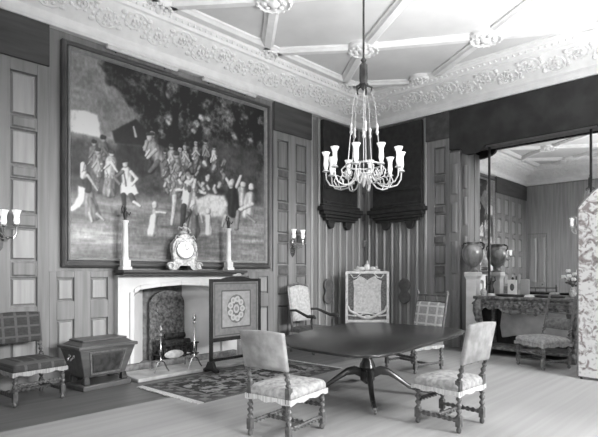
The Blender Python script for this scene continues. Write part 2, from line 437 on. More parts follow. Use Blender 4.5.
def boss(x, y, r):
    global bossm
    if bossm is None:
        m = MB()
        m.lathe([(.29,0),(.29,-.06),(.265,-.09),(.235,-.11),(.215,-.085),(.19,-.08),(.10,-.08),(.08,-.12),(.04,-.15),(.01,-.155)], n=24)
        for k in range(8):
            a = k/8*2*PI; m.ell((.145*math.cos(a), .145*math.sin(a), -.10), (.045,.045,.03), 8, 4)
        for k in range(16):
            a = (k+.5)/16*2*PI; m.ell((.25*math.cos(a), .25*math.sin(a), -.10), (.025,.025,.02), 6, 4)
        bossm = m.build('boss', 'ornament', ce)
        o = bossm
    else:
        o = bossm.copy(); COL.objects.link(o)
    o.location = (x, y, ZC); o.scale = (r, r, 1)
for r in range(5):
    for n in range(-4, 4):
        x, y = node(r, n)
        if LO < x < HI: boss(x, y, .8 if r in (0, 4) else 1.0)
for (x, y) in ((HI, 5.36), (HI, 1.84)): boss(x-.05, y, .75)

# ------------------------------------------------------------------ dark carved canopies of the corner bays
def canopy(fr, u0, u1, label, n0=.076, deep=.16):
    t = thing('carved_canopy', label, 'wall carving', group='carved canopies of the corner bays')
    m = MB(); a, b = u0+.14, u1-.14
    bx(m, fr, a, b, n0, n0+deep*.55, 3.05, 4.86)
    m.build('back_board', 'oak_dark', t, bevel=.01)
    m = MB()
    for (z0, z1, ex, nn) in ((3.36,3.44,.03,.7),(3.04,3.10,.06,.75),(2.98,3.04,-.04,.9),(2.88,2.98,-.11,1.1),(2.80,2.88,-.06,1.0),(2.74,2.80,.02,.85),(2.68,2.74,.07,.6)):
        bx(m, fr, a+ex, b-ex, n0, n0+deep*nn, z0, z1)
    m.build('cornice_moulding', 'oak_dark', t, bevel=.018)
    for f in (.24, .74):
        uu = a+(b-a)*f; p = MB(); W = .105
        pl = [(uu-W,2.70),(uu+W,2.70),(uu+W*1.1,2.64),(uu+W*.85,2.60)]+[(uu+W*.85*math.cos(k/8*PI), 2.59-.085*math.sin(k/8*PI)) for k in range(9)]+[(uu-W*.85,2.60),(uu-W*1.1,2.64)]
        p.prism(pl, lambda u, z, d: fr(u, n0+d, z), deep*.5); p.build('pendant', 'oak_dark', t, bevel=.012)
    return t
canopy(fr_left, 7.93, 9.40, 'dark carved oak canopy with two pendants left of the room corner')
canopy(fr_back, 5.42, 6.98, 'dark carved oak canopy with two pendants right of the room corner')
def plaque(fr, u, label):
    m = MB(); pl = []
    for k in range(13): a = -.35*PI+k/12*1.7*PI; pl.append((u+.15*math.sin(a+.0)*1.0, 0))
    pl = [(u+.15*math.cos(a), 1.26+.15*math.sin(a)) for a in np.linspace(-.28*PI, 1.28*PI, 13)]+[(u+.15*math.cos(a), .99+.15*math.sin(a)) for a in np.linspace(.72*PI, 2.28*PI, 13)]
    m.prism(pl, lambda a, z, d: fr(a, .076+d, z), .05)
    m.lathe([(.085,0),(.085,.02),(.03,.035)], (0,0,0), 12) if False else None
    tag(m.build('carved_roundel', 'oak_block', bevel=.02), label, 'wall carving', 'double lobed plaques of the corner bays')
plaque(fr_left, 8.30, 'dark double-lobed wooden plaque on the reeded wall between armchair and gilt screen')
plaque(fr_back, 6.02, 'dark double-lobed wooden plaque on the reeded wall right of gilt screen')

# ------------------------------------------------------------------ the big painting
PT = thing('painting', 'huge framed painting of a country dance above the fireplace', 'painting', (4.65, Y1, 1.6))
def rectframe(m, fr, u0, u1, z0, z1, prof):
    rings = [[fr(u0+a, n, z0+a), fr(u1-a, n, z0+a), fr(u1-a, n, z1-a), fr(u0+a, n, z1-a)] for a, n in prof]
    vs = [p for r in rings for p in r]; fs = []
    for i in range(len(rings)):
        j = (i+1) % len(rings)
        for k in range(4):
            k2 = (k+1) % 4; fs.append((i*4+k, i*4+k2, j*4+k2, j*4+k))
    m.add(vs, fs)
loc = Matrix.Translation((-4.65, -Y1, -1.6))
m = MB(); m.T = loc; rectframe(m, fr_left, 2.66, 6.58, 1.62, 4.80, [(0,0),(0,.09),(.03,.12),(.06,.10),(.07,.06),(.12,.05),(.12,0)]); m.build('frame', 'frame_dark', PT, smooth=False)
m = MB(); m.T = loc; rectframe(m, fr_left, 2.735, 6.485, 1.715, 4.725, [(0,.0),(0,.10),(.012,.115),(.025,.10),(.045,.06),(.045,0)]); m.build('inner_moulding', 'frame_edge', PT, smooth=False)
PX0, PX1, PZ0, PZ1 = 2.77, 6.45, 1.75, 4.69
NU, NV = 400, 320
cv_ = gridmesh('canvas', NU, NV, lambda s, t: (PX0+(PX1-PX0)*s-4.65, -.05, PZ0+(PZ1-PZ0)*t-1.6), 'picture', PT)
GX, GZ = np.meshgrid(np.linspace(PX0, PX1, NU), np.linspace(PZ0, PZ1, NV))
# photograph-space coordinates of the canvas, for composing the picture
c_, s_ = math.cos(AZ), math.sin(AZ); YP = Y1-.05
Zd = c_*GX+s_*YP; PXX = CX+F*(s_*GX-c_*YP)/Zd; PYY = HY-F*(GZ-EYE)/Zd
jx = (fbm(GX*5, GZ*5, 3)-.5)*5; jy = (fbm(GX*5, GZ*5, 9)-.5)*5
QX, QY = PXX+jx*.35, PYY+jy*.35
nz = fbm(GX*3, GZ*3, 21); nf = fbm(GX*9, GZ*9, 31); nff = fbm(GX*20, GZ*20, 41)
img = .34+.10*(nz-.5)
def mask(d, s=1.2): return 1/(1+np.exp(np.clip(d/(s*.5), -30, 30)))
def blend(mk, v): 
    global img
    img = img*(1-mk)+mk*v
def poly(pts, v, s=1.0, X=None, Y=None):
    X = QX if X is None else X; Y = QY if Y is None else Y
    ins = np.zeros_like(X, bool); dm = np.full_like(X, 1e9); n = len(pts)
    for i in range(n):
        x0, y0 = pts[i]; x1, y1 = pts[(i+1) % n]
        cnd = ((y0 > Y) != (y1 > Y)) & (X < (x1-x0)*(Y-y0)/((y1-y0) if y1 != y0 else 1e-9)+x0)
        ins ^= cnd
        t = np.clip(((X-x0)*(x1-x0)+(Y-y0)*(y1-y0))/max(1e-9, (x1-x0)**2+(y1-y0)**2), 0, 1)
        dm = np.minimum(dm, np.hypot(X-x0-t*(x1-x0), Y-y0-t*(y1-y0)))
    blend(mask(np.where(ins, -dm, dm), s), v)
def cap(x0, y0, x1, y1, r0, r1, v, s=.5):
    t = np.clip(((QX-x0)*(x1-x0)+(QY-y0)*(y1-y0))/max(1e-9, (x1-x0)**2+(y1-y0)**2), 0, 1)
    R = r0+(r1-r0)*t; d = np.hypot(QX-x0-t*(x1-x0), QY-y0-t*(y1-y0))
    side = np.clip((QX-x0-t*(x1-x0)+.5*(QY-y0-t*(y1-y0)))/R, -1, 1)      # brushed lights and darks of the cloth
    pl_ = np.sin((QX-x0)*1.3+t*3+2*nf)*.10 if np.max(R) > 3 else 0
    blend(mask(d-R, s), v*(1.0-.30*side-.30*np.clip(d/R, 0, 1)**2+pl_))
# sky, cloud
poly([(60,40),(150,70),(150,140),(60,140)], .40+.16*(nz-.5)+.05*(nff-.5), 3)
poly([(70,110),(84,111),(97,115),(99,124),(101,138),(86,134),(70,132)], .66+.1*(nf-.5), 1)
poly([(97,98),(114,102),(131,112),(132,122),(104,137),(99,118)], .36+.12*(nf-.5), 2.5)
# ground
poly([(60,196),(270,205),(270,262),(60,262)], .36+.14*(fbm(GX*2, GZ*14, 5)-.5)*2, 4)
poly([(68,226),(110,222),(122,235),(115,252),(68,252)], .44+.3*(fbm(GX*2, GZ*16, 8)-.5), 4)
# middle distance
poly([(66,136),(112,146),(150,150),(262,150),(262,205),(180,196),(120,196),(66,190)], .17+.22*(nf-.5), 4)
# foliage
clump = fbm(GX*4.5, GZ*4.5, 61, 3)
leaf = .13+.75*np.clip(clump-.47, -.12, .3)+.55*np.clip(nf-.5, -.1, .3)+.30*(nff-.5)
dn = (nf-.5)*26
poly([(100,58),(150,70),(262,104),(262,178),(205,168),(168,152),(152,140),(140,122),(128,100),(112,84),(104,72)], leaf, 2.0, QX+dn, QY+dn*.7)
for (x, y, r) in ((108,67,6),(112,79,7),(122,85,6),(132,98,7),(141,108,6),(146,121,6),(137,92,7)): cap(x, y, x+3, y+1, r, r*.8, .12+.2*(nff-.4), 1.2)
for (x, y, r) in ((170,118,3),(168,122,2.4),(201,117,3),(196,123,3),(193,130,2.2),(207,118,2.2),(234,136,2.5),(250,140,2),(236,145,2)): cap(x, y, x+2, y+2, r, r, .50+.5*(nff-.5), 1.2)
poly([(206,138),(262,146),(262,184),(236,178),(214,164)], .22+.14*(nf-.5), 6)
cap(177,105,170,160,2.5,4,.09,1); cap(178,112,192,96,2,1,.09,.8); cap(166,110,164,90,1.4,1,.10,.8)
# house
poly([(112,131),(136,119),(148,131),(149,147),(115,143)], .11, .8)
poly([(117,143),(149,147),(150,176),(117,172)], .14+.1*(nf-.5), 1.5)
cap(134,127,136,137,1,1.4,.55)
# figures
def fig(x, y, h, coat, skirt_, lean=0, head=.62, arm=None, wide=1.0, leg=None):
    k = h/40
    rr = np.random.default_rng(int(x*7+y*3))
    if leg is not None:
        cap(x-1.5*k, y-16*k, x-3.5*k, y, 2.2*k, 1.3*k, leg); cap(x+1.5*k, y-16*k, x+4*k, y, 2.2*k, 1.3*k, leg)
    else: cap(x+lean*.3, y-20*k, x-lean*.3, y-3*k, 3.5*k*wide, 5.5*k*wide, skirt_, .8)
    cap(x+lean, y-31*k, x+lean*.4, y-19*k, 3.8*k*wide, 4.2*k*wide, coat, .7)
    for q in range(9):
        a, b = x+rr.uniform(-4.5, 4.5)*k, y-rr.uniform(3, 32)*k
        cap(a, b, a+rr.uniform(-2.5, 2.5)*k, b+rr.uniform(1, 6)*k, rr.uniform(.8, 2.2)*k, rr.uniform(.5, 1.6)*k, rr.uniform(.7, 1.35)*(coat if b < y-18*k else skirt_), .5)
    for a in (arm or [(rr.uniform(-6, -3), rr.uniform(-24, -16)), (rr.uniform(2, 6), rr.uniform(-26, -18))]):
        cap(x+lean, y-29*k, x+lean+a[0]*k, y+a[1]*k, 1.5*k, 1.0*k, coat*1.05, .5)
    cap(x+lean*1.3, y-37*k, x+lean*1.3+.4, y-36*k, 2.4*k, 2.2*k, head*.85, .5)
    cap(x+lean*1.3-.6*k, y-39*k, x+lean*1.3+1.2*k, y-38.6*k, 2.0*k, 1.6*k, rr.choice([.14, .2, .5]), .5)
fig(94,180,40,.34,.24,0,.55,None,1.2); fig(103,180,44,.30,.22,0,.5,None,1.2); fig(99,190,42,.46,.28,-1,.6,None,1.2); fig(110,194,44,.58,.38,1,.66,None,1.2)
# dancing woman: white kerchief and apron, dark bodice
cap(87,190,93,214,5,7.5,.40,.9); cap(90,200,97,216,3,3.5,.34); cap(86,176,88,189,4.2,4.0,.15,.6); cap(84,173,84,176,3.6,3.4,.62); cap(88,176,94,184,1.7,1.4,.5); cap(94,184,98,190,1.4,1.1,.5)
poly([(79,186),(85,188),(84,200),(80,207),(72,211),(68,210),(74,204),(78,196)], .70+.25*(nff-.5), .8)
cap(84,167,84,169,2.9,2.8,.62); cap(83,164,82,171,2.3,1.6,.74); cap(90,213,92,222,1.6,1.1,.5); cap(97,214,104,220,1.6,1.1,.48)
# dancing man: pale coat, one hand on the hip
cap(126,171,128,184,5,5.6,.64,.7); poly([(121,183),(134,182),(138,193),(131,196),(121,193)], .68+.2*(nff-.5), .8)
cap(122,172,115,178,2.2,1.7,.30); cap(115,178,120,184,1.7,1.3,.34); cap(131,172,137,179,2.2,1.8,.60); cap(137,179,132,185,1.8,1.3,.62)
cap(124,195,124,212,2.4,1.7,.16); cap(131,195,134,202,2.6,2,.24); cap(134,202,140,206,1.8,1.3,.66); cap(122,212,127,213,1.2,1.0,.12)
cap(125,163,125,165,2.8,2.6,.58); cap(122.5,160.5,127,160,2.0,1.6,.15); cap(124,174,126,186,.8,.8,.3)
fig(150,172,40,.46,.16,2,.55,[(8,-20),(-8,-24)]); cap(153,146,160,160,5,6,.46,1); cap(147,142,145,150,2.2,1.6,.5); cap(150,137,150,139,3,2.8,.58); cap(148,134,153,134,2,1.6,.18); cap(156,150,148,158,2,1.6,.56); cap(158,162,150,172,3,2,.3); cap(162,164,163,176,2.6,2,.34); cap(150,150,146,156,1.2,1,.6)
cap(155,204,155,206,2.9,2.7,.60); cap(155,211,156,216,2.6,2.8,.5); cap(154,217,152,232,3.6,5.0,.64,.7); cap(157,212,166,213,1.5,1.2,.6)
for (x, y, h, c, q) in ((172,184,40,.5,.3),(181,178,30,.35,.3),(176,196,44,.45,.4),(186,176,30,.55,.3),(196,172,30,.5,.25),(206,168,28,.42,.25),(166,176,26,.3,.3),(214,172,26,.6,.3)): fig(x, y, h, c, q, random.uniform(-1,1), .6)
fig(191,236,66,.62,.40,-1,.66,[(9,-26),(-8,-28)]); cap(188,188,186,205,5,4,.72,.7); cap(196,198,203,222,1.6,1.2,.5); cap(175,196,172,224,2.6,1.6,.58); cap(184,206,182,228,3,2,.2)
poly([(196,200),(208,194),(224,196),(228,205),(222,216),(206,217),(198,212)], .60+.1*(nf-.5), 1.2)
cap(208,216,209,233,2.6,3.4,.66); cap(208,210,208,212,2.3,2.3,.6)
cap(232,190,234,212,4,6,.14,.8); cap(231,187,222,172,1.9,1.4,.62); cap(237,187,241,176,1.9,1.4,.62); cap(232,182,231,184,3,3,.6); cap(226,216,222,226,2,1.5,.5)
cap(242,190,243,204,4,4,.52); cap(243,184,243,185,2.6,2.6,.62); cap(250,196,248,214,4.5,6,.56,.8); cap(251,186,251,188,2.8,2.8,.64); cap(252,204,240,210,2.2,2,.6); cap(247,216,255,222,2,1.4,.4); cap(238,212,236,228,2,2.5,.42)
for k in range(70):
    x, y = random.uniform(163,226), random.uniform(158,190); cap(x, y, x+random.uniform(-2,2), y+3, random.uniform(1,2.2), random.uniform(1,2), random.uniform(.25,.62), .6)
folds = fbm(GX*26, GZ*18, 77, 3)
img = img*(1+.35*(folds-.5))+.03*(nff-.5)
pigment(cv_, np.clip(.48+(img-.36)*1.34, .13, .84))
# picture lamps above the frame
def picture_light(x0, x1, label):
    t = thing('picture_light', label, 'picture light', ((x0+x1)/2, Y1, 4.88), group='trough lights over the painting')
    L = (x1-x0)/2
    m = MB(); m.prism([(-.16,-.045),(-.20,-.005),(-.16,.03),(-.10,.0),(-.12,-.04)], lambda a, b, d: (-L+d, a, b), 2*L); m.build('trough', 'plaster', t)
    for u in (-L*.7, L*.7):
        m = MB(); m.tube([(u,-.045,-.02),(u,-.14,-.0)], .012); m.build('bracket', 'bronze', t)
picture_light(3.27, 4.45, 'pale trough light over left half of the painting')
picture_light(4.96, 6.14, 'pale trough light over right half of the painting')

# ------------------------------------------------------------------ chimneypiece
CH = thing('chimneypiece', 'pale stone fireplace under the big painting', 'fireplace', (4.53, Y1, 0))
cx = 4.53
def cl(m): m.T = Matrix.Translation((-cx, -Y1, 0)); return m
A, B = 3.45, 5.72; YF = 7.12
op = [(3.70, 0), (3.70, 1.22), (3.80, 1.275), (4.15, 1.315), (4.53, 1.335), (4.91, 1.315), (5.26, 1.275), (5.36, 1.22), (5.36, 0)]
m = cl(MB())
m.box(A, 3.70, YF, Y1-.001, 0, 1.50); m.box(5.36, B, YF, Y1-.001, 0, 1.50)
for i in range(1, 7):
    (u0, z0), (u1, z1) = op[i], op[i+1]
    m.hexa([(u0,YF,z0),(u1,YF,z1),(u1,Y1-.001,z1),(u0,Y1-.001,z0)], [(u0,YF,1.5),(u1,YF,1.5),(u1,Y1-.001,1.5),(u0,Y1-.001,1.5)])
m.build('surround', 'stone', CH, smooth=False)
m = cl(MB())                                   # raised border of the opening
off = .07
for i in range(8):
    (u0, z0), (u1, z1) = op[i], op[i+1]
    d0 = -1 if i == 0 else (1 if i == 7 else 0)
    if d0: m.box(min(u0, u0+d0*off), max(u0, u0+d0*off), YF-.03, YF, 0, max(z0, z1)+.02)
    else: m.hexa([(u0,YF-.03,z0),(u1,YF-.03,z1),(u1,YF,z1),(u0,YF,z0)], [(u0,YF-.03,z0+off),(u1,YF-.03,z1+off),(u1,YF,z1+off),(u0,YF,z0+off)])
m.build('opening_moulding', 'stone', CH, bevel=.008)
m = cl(MB()); m.box(A-.02, B+.02, YF-.20, Y1-.05, 1.50, 1.535); m.box(A-.04, B+.04, YF-.26, Y1-.05, 1.535, 1.58); m.build('mantel_shelf', 'shelf', CH, bevel=.012)
m = cl(MB())                                    # splayed firebox
yb = 7.66
for (ua, ub, sg) in ((3.70, 4.14, -1), (5.36, 4.90, 1)):
    m = cl(MB())
    m.hexa([(ua,YF+.03,.071),(ub,yb,.071),(ub+sg*.04,yb+.03,.071),(ua+sg*.001,YF+.13,.071)], [(ua,YF+.03,1.15),(ub,yb,1.15),(ub+sg*.04,yb+.03,1.15),(ua+sg*.001,YF+.13,1.15)])
    m.hexa([(ua,YF+.03,1.15),(ub,yb,1.15),(ub+sg*.04,yb+.03,1.15),(ua+sg*.001,YF+.13,1.15)], [(ua-sg*.1,YF+.03,1.25),(ub,yb,1.36),(ub+sg*.04,yb+.03,1.36),(ua-sg*.1,YF+.13,1.36)])
    m.build('firebox_cheek', 'tile', CH, smooth=False)
m = cl(MB()); m.box(3.9, 5.2, yb, yb+.06, 0, 1.5); m.box(3.6, 5.5, Y1, yb+.06, 1.40, 1.46); m.build('firebox_back', 'soot', CH, smooth=False)
m = cl(MB())
pl = [(4.22,.071),(4.88,.071),(4.88,1.0)]+[(4.55+.33*math.cos(a), 1.0+.24*math.sin(a)) for a in np.linspace(0, PI, 13)[1:-1]]+[(4.22,1.0)]
m.prism(pl, lambda u, z, d: (u, yb-.06-d, z), .05)
for k in range(60):
    u, z = random.uniform(4.28,4.82), random.uniform(.2,1.08); m.ell((u, yb-.11, z), (.04,.025,.04), 6, 4)
m.prism([(4.55+.24*math.cos(a), .95+.17*math.sin(a)) for a in np.linspace(0, 2*PI, 17)[:-1]], lambda u, z, d: (u, yb-.12-d, z), .02)
m.build('fireback', 'iron', CH)
m = cl(MB()); m.box(3.71, 5.35, YF+.01, yb, .001, .07); m.build('inner_hearth', 'soot', CH, smooth=False)
m = cl(MB()); m.box(3.41, 5.68, 6.425, YF-.001, .001, .055); m.build('hearth_slab', 'hearthstone', CH, bevel=.01)
m = cl(MB()); m.box(3.42, 5.64, YF-.10, YF-.005, .056, .15); m.build('fender_kerb', 'soot', CH, bevel=.01)

# grate with logs, firedogs
GR = thing('fire_grate', 'dark iron grate holding charred logs in the fireplace', 'grate', (4.55, 7.318, .071))
m = MB()
for k in range(7): m.tube([(-.30+.1*k,-.16,.02),(-.30+.1*k,-.18,.16),(-.30+.1*k,-.20,.30)], .012)
for z in (.10, .28): m.tube([(-.34,-.19,z),(.34,-.19,z)], .015)
for u in (-.3, .3): m.tube([(u,-.17,.1),(u,.2,.1)], .015); m.box(u-.02,u+.02,-.19,-.15,0,.1); m.box(u-.02,u+.02,.16,.2,0,.1)
m.build('basket', 'bronze', GR)
LG = [((-.33,-.095,.178),(.30,-.095,.178),.058),((-.28,.035,.178),(.34,.035,.178),.058),((-.3,.155,.178),(.25,.155,.178),.055),((-.22,-.03,.296),(.26,-.03,.296),.055),((-.3,.10,.296),(.22,.10,.296),.055),((-.17,.035,.405),(.2,.035,.405),.05)]
for i, (a, b, r) in enumerate(LG):
    m = MB(); a, b = Vector(a), Vector(b); m.tube([a.lerp(b, k/6)+Vector((0,random.uniform(-.002,.002),random.uniform(-.002,.002))) for k in range(7)], [r*random.uniform(.93,1.0) for _ in range(7)], 8)
    o = tag(m.build('log', 'log'), 'charred log piled in the fire grate', 'log', 'logs in the grate'); o.location = GR.location
m = MB(); m.ell((0,0,0), (.18,.035,.07), 14, 6); o = tag(m.build('ash_heap', 'ash'), 'pale heap of ash before the fire grate', 'ash'); o.location = (4.36, 7.04, .221); o['kind'] = 'stuff'
def firedog(x, y, h, label):
    t = thing('firedog', label, 'firedog', (x, y, .056), group='tall brass firedogs')
    m = MB(); m.lathe([(.012,.16),(.02,.18),(.011,.2),(.010,.3),(.02,.32),(.010,.34),(.009,h-.12),(.024,h-.10),(.010,h-.07),(.03,h-.03),(.022,h),(.004,h+.05)], n=10); m.build('post', 'brass', t)
    for sx in (-1, 1):
        m = MB(); m.tube([(0,0,.17),(sx*.05,-.01,.15),(sx*.09,-.02,.06),(sx*.12,-.03,.011)], .011); m.build('foot', 'brass', t)
    m = MB(); m.tube([(0,0,.13),(0,.12,.13),(0,.24,.13),(0,.26,.09),(0,.26,.02)], .012); m.build('billet_bar', 'iron', t)
firedog(3.86, 6.60, .66, 'tall brass firedog left of the hearth opening')
firedog(4.42, 6.56, .80, 'taller brass firedog at middle of the hearth')

# ------------------------------------------------------------------ on the mantel
MZt = 1.581
def column(x, side):
    t = thing('candlestick', 'white column candlestick with dark bronze figure at %s end of mantel shelf' % side, 'candlestick', (x, 6.97, MZt), group='mantel columns')
    m = MB(); m.box(-.075,.075,-.075,.075,0,.05); m.box(-.06,.06,-.06,.06,.05,.15); m.build('plinth', 'marble', t, bevel=.008)
    m = MB(); m.lathe([(.052,.15),(.055,.17),(.045,.19),(.042,.5),(.036,.69),(.048,.71),(.05,.735)], n=14); m.build('shaft', 'marble', t)
    m = MB(); m.lathe([(.03,.735),(.022,.76),(.03,.80),(.036,.84),(.024,.87),(.014,.89)], n=10); m.ell((0,0,.91),(.022,.022,.026),8,6)
    m.tube([(.03,0,.85),(.06,-.01,.82),(.07,-.03,.86)], .01); m.tube([(-.03,0,.85),(-.055,.0,.89),(-.05,-.02,.95)], .01)
    m.build('figure', 'bronze', t)
column(3.49, 'left'); column(5.41, 'right')
CK = thing('mantel_clock', 'ornate scrolled clock with round white dial at centre of mantel shelf', 'clock', (4.50, 6.98, MZt), math.radians(-12))
m = MB()
half = [(0,.07),(.08,.07),(.11,.02),(.14,0),(.22,0),(.27,.03),(.28,.09),(.24,.13),(.20,.11),(.18,.16),(.19,.24),(.21,.33),(.20,.43),(.15,.50),(.10,.53),(.08,.56),(.05,.58)]
pl = half+[(-a, b) for a, b in reversed(half[1:])]
m.prism(pl, lambda u, z, d: (u, -.07+d, z), .14)
for sx in (-1, 1):
    m.tube([(sx*(.24+.05*math.cos(a)), -.08, .07+.05*math.sin(a)) for a in np.linspace(0, 5.5, 12)], .018)
    m.tube([(sx*(.17+.03*math.sin(k*.6)), -.075, .16+.035*k) for k in range(10)], .016)
    m.tube([(sx*.08,-.07,.52),(sx*.14,-.07,.56),(sx*.17,-.07,.50)], .015)
m.build('case', 'porcelain', CK, bevel=.012)
m = MB(); m.T = Matrix.Translation((0,-.09,.32)) @ Matrix.Rotation(PI/2, 4, 'X'); m.lathe([(.145,-.02),(.15,.0),(.14,.02),(.125,.022)], n=24); m.build('bezel', 'brass', CK)
m = MB(); m.T = Matrix.Translation((0,-.112,.32)) @ Matrix.Rotation(PI/2, 4, 'X'); m.lathe([(.126,-.005),(.126,.004),(.03,.008)], n=24); m.build('dial', 'dial', CK)
m = MB(); m.tube([(0,-.123,.32),(.05,-.123,.36)], .004, 4); m.tube([(0,-.123,.32),(-.02,-.123,.42)], .003, 4); m.build('hand', 'ebony', CK)
m = MB(); m.ell((0,0,.60),(.07,.05,.045),10,6); m.ell((.01,-.01,.67),(.04,.04,.06),10,6); m.ell((.02,-.01,.735),(.03,.03,.034),10,6); m.tube([(.03,-.02,.69),(.09,-.03,.66),(.10,-.04,.60)], .016); m.tube([(-.02,-.0,.68),(-.08,-.0,.70),(-.10,.0,.64)], .016); m.build('cresting_figure', 'porcelain', CK)

# ------------------------------------------------------------------ wall sconces
def sconce(x, z, shades, label, n0=ST):
    t = thing('wall_sconce', label, 'wall light', (x, Y1-n0, z))
    m = MB(); m.prism([(-.06,-.22),(.0,-.30),(.06,-.22),(.075,.0),(.05,.14),(0,.24),(-.05,.14),(-.075,0)], lambda u, w_, d: (u, -d, w_), .025)
    m.ell((0,-.03,0),(.05,.03,.06),10,6); m.ell((0,-.03,.17),(.03,.02,.04),8,4); m.build('back_plate', 'bronze' if len(shades) == 3 else 'brass', t, bevel=.006)
    for (dx, dy, dz) in shades:
        m = MB(); m.tube([(0,-.03,0),(dx*.35,dy*.5,-.08),(dx*.8,dy,-.10),(dx,dy,-.03),(dx,dy,dz)], [.014,.014,.012,.012,.012]); m.ell((dx*.5,dy*.7,-.10),(.025,.025,.02),6,4); m.lathe([(.01,dz-.01),(.045,dz),(.03,dz+.02)], (dx,dy,0), 10); m.build('arm', 'brass', t)
        m = MB(); m.lathe([(.026,dz+.021),(.036,dz+.06),(.03,dz+.11),(.042,dz+.17),(.058,dz+.20)], (dx,dy,0), 12, lambda a, z_: 1+.06*math.cos(6*a)); m.build('shade', 'glass_shade', t)
sconce(1.87, 2.08, [(.17,-.20,.06),(-.17,-.20,.06),(0,-.28,.04)], 'three-armed bronze wall sconce above the chair at far left')
sconce(7.22, 2.15, [(.13,-.18,.06),(-.13,-.18,.06)], 'two-armed wall sconce with white shades right of the painting')

# ------------------------------------------------------------------ chairs
def cushion(m, x0, x1, y0, y1, z0, z1, dome=.03, nx=10, ny=10):
    """upholstered pad: rounded edges, domed top"""
    rings = []; R = .04
    def ring(ins, z):
        pts = []; r = max(.012, R-ins*.3); a0, a1, b0, b1 = x0+ins, x1-ins, y0+ins, y1-ins
        for (cx_, cy_, st) in ((a1-r,b1-r,0),(a0+r,b1-r,PI/2),(a0+r,b0+r,PI),(a1-r,b0+r,1.5*PI)):
            for k in range(5): a = st+k/4*PI/2; pts.append((cx_+r*math.cos(a), cy_+r*math.sin(a), z))
        return pts
    for (i, z) in ((.012,z0),(0,z0+.02),(0,z1-.04),(.012,z1-.015),(.04,z1),(.12,z1+dome*.7),(.2,z1+dome)): rings.append(ring(i, z))
    m.loft(rings)
def fringe_mesh(x0, x1, y0, y1, z, h):
    m = MB()
    pts = []
    def side(p, q):
        L = math.dist(p, q); n = int(L/.014)
        for k in range(n): pts.append((p[0]+(q[0]-p[0])*k/n, p[1]+(q[1]-p[1])*k/n))
    side((x0,y0),(x1,y0)); side((x1,y0),(x1,y1)); side((x1,y1),(x0,y1)); side((x0,y1),(x0,y0))
    n = len(pts); cx_, cy_ = (x0+x1)/2, (y0+y1)/2
    vs = []; fs = []
    for k, (x, y) in enumerate(pts):
        hh = h*(.62+.38*abs(math.cos(k*.22)))*random.uniform(.9,1.05); e = 1.0+.012*(k % 2)
        X = cx_+(x-cx_)*e; Y = cy_+(y-cy_)*e
        vs += [(X, Y, z), (X, Y, z-hh), (cx_+(X-cx_)*.985, cy_+(Y-cy_)*.985, z-hh), (cx_+(X-cx_)*.985, cy_+(Y-cy_)*.985, z)]
    for k in range(n):
        j = (k+1) % n
        for q in range(4): fs.append((k*4+q, j*4+q, j*4+(q+1) % 4, k*4+(q+1) % 4))
    m.add(vs, fs); return m
def pad_back(y0, y1, z0, z1, lean, thick=.05):
    m = MB(); rows = []
    def X(z): return -.245-lean(z)
    nz_ = 8
    rings = []
    for (ins, dx) in ((.012, -thick/2), (0, -thick/2+.012), (0, thick/2-.012), (.012, thick/2), (.06, thick/2+.012)):
        r = []
        a, b, c, d = y0+ins, y1-ins, z0+ins, z1-ins
        N = 8
        for k in range(N): r.append((a+(b-a)*k/N, c))
        for k in range(N): r.append((b, c+(d-c)*k/N))
        for k in range(N): r.append((b-(b-a)*k/N, d+.012*math.sin(PI*k/N)))
        for k in range(N): r.append((a, d-(d-c)*k/N))
        rings.append([(X(z)+dx, y, z) for y, z in r])
    m.loft(rings); return m
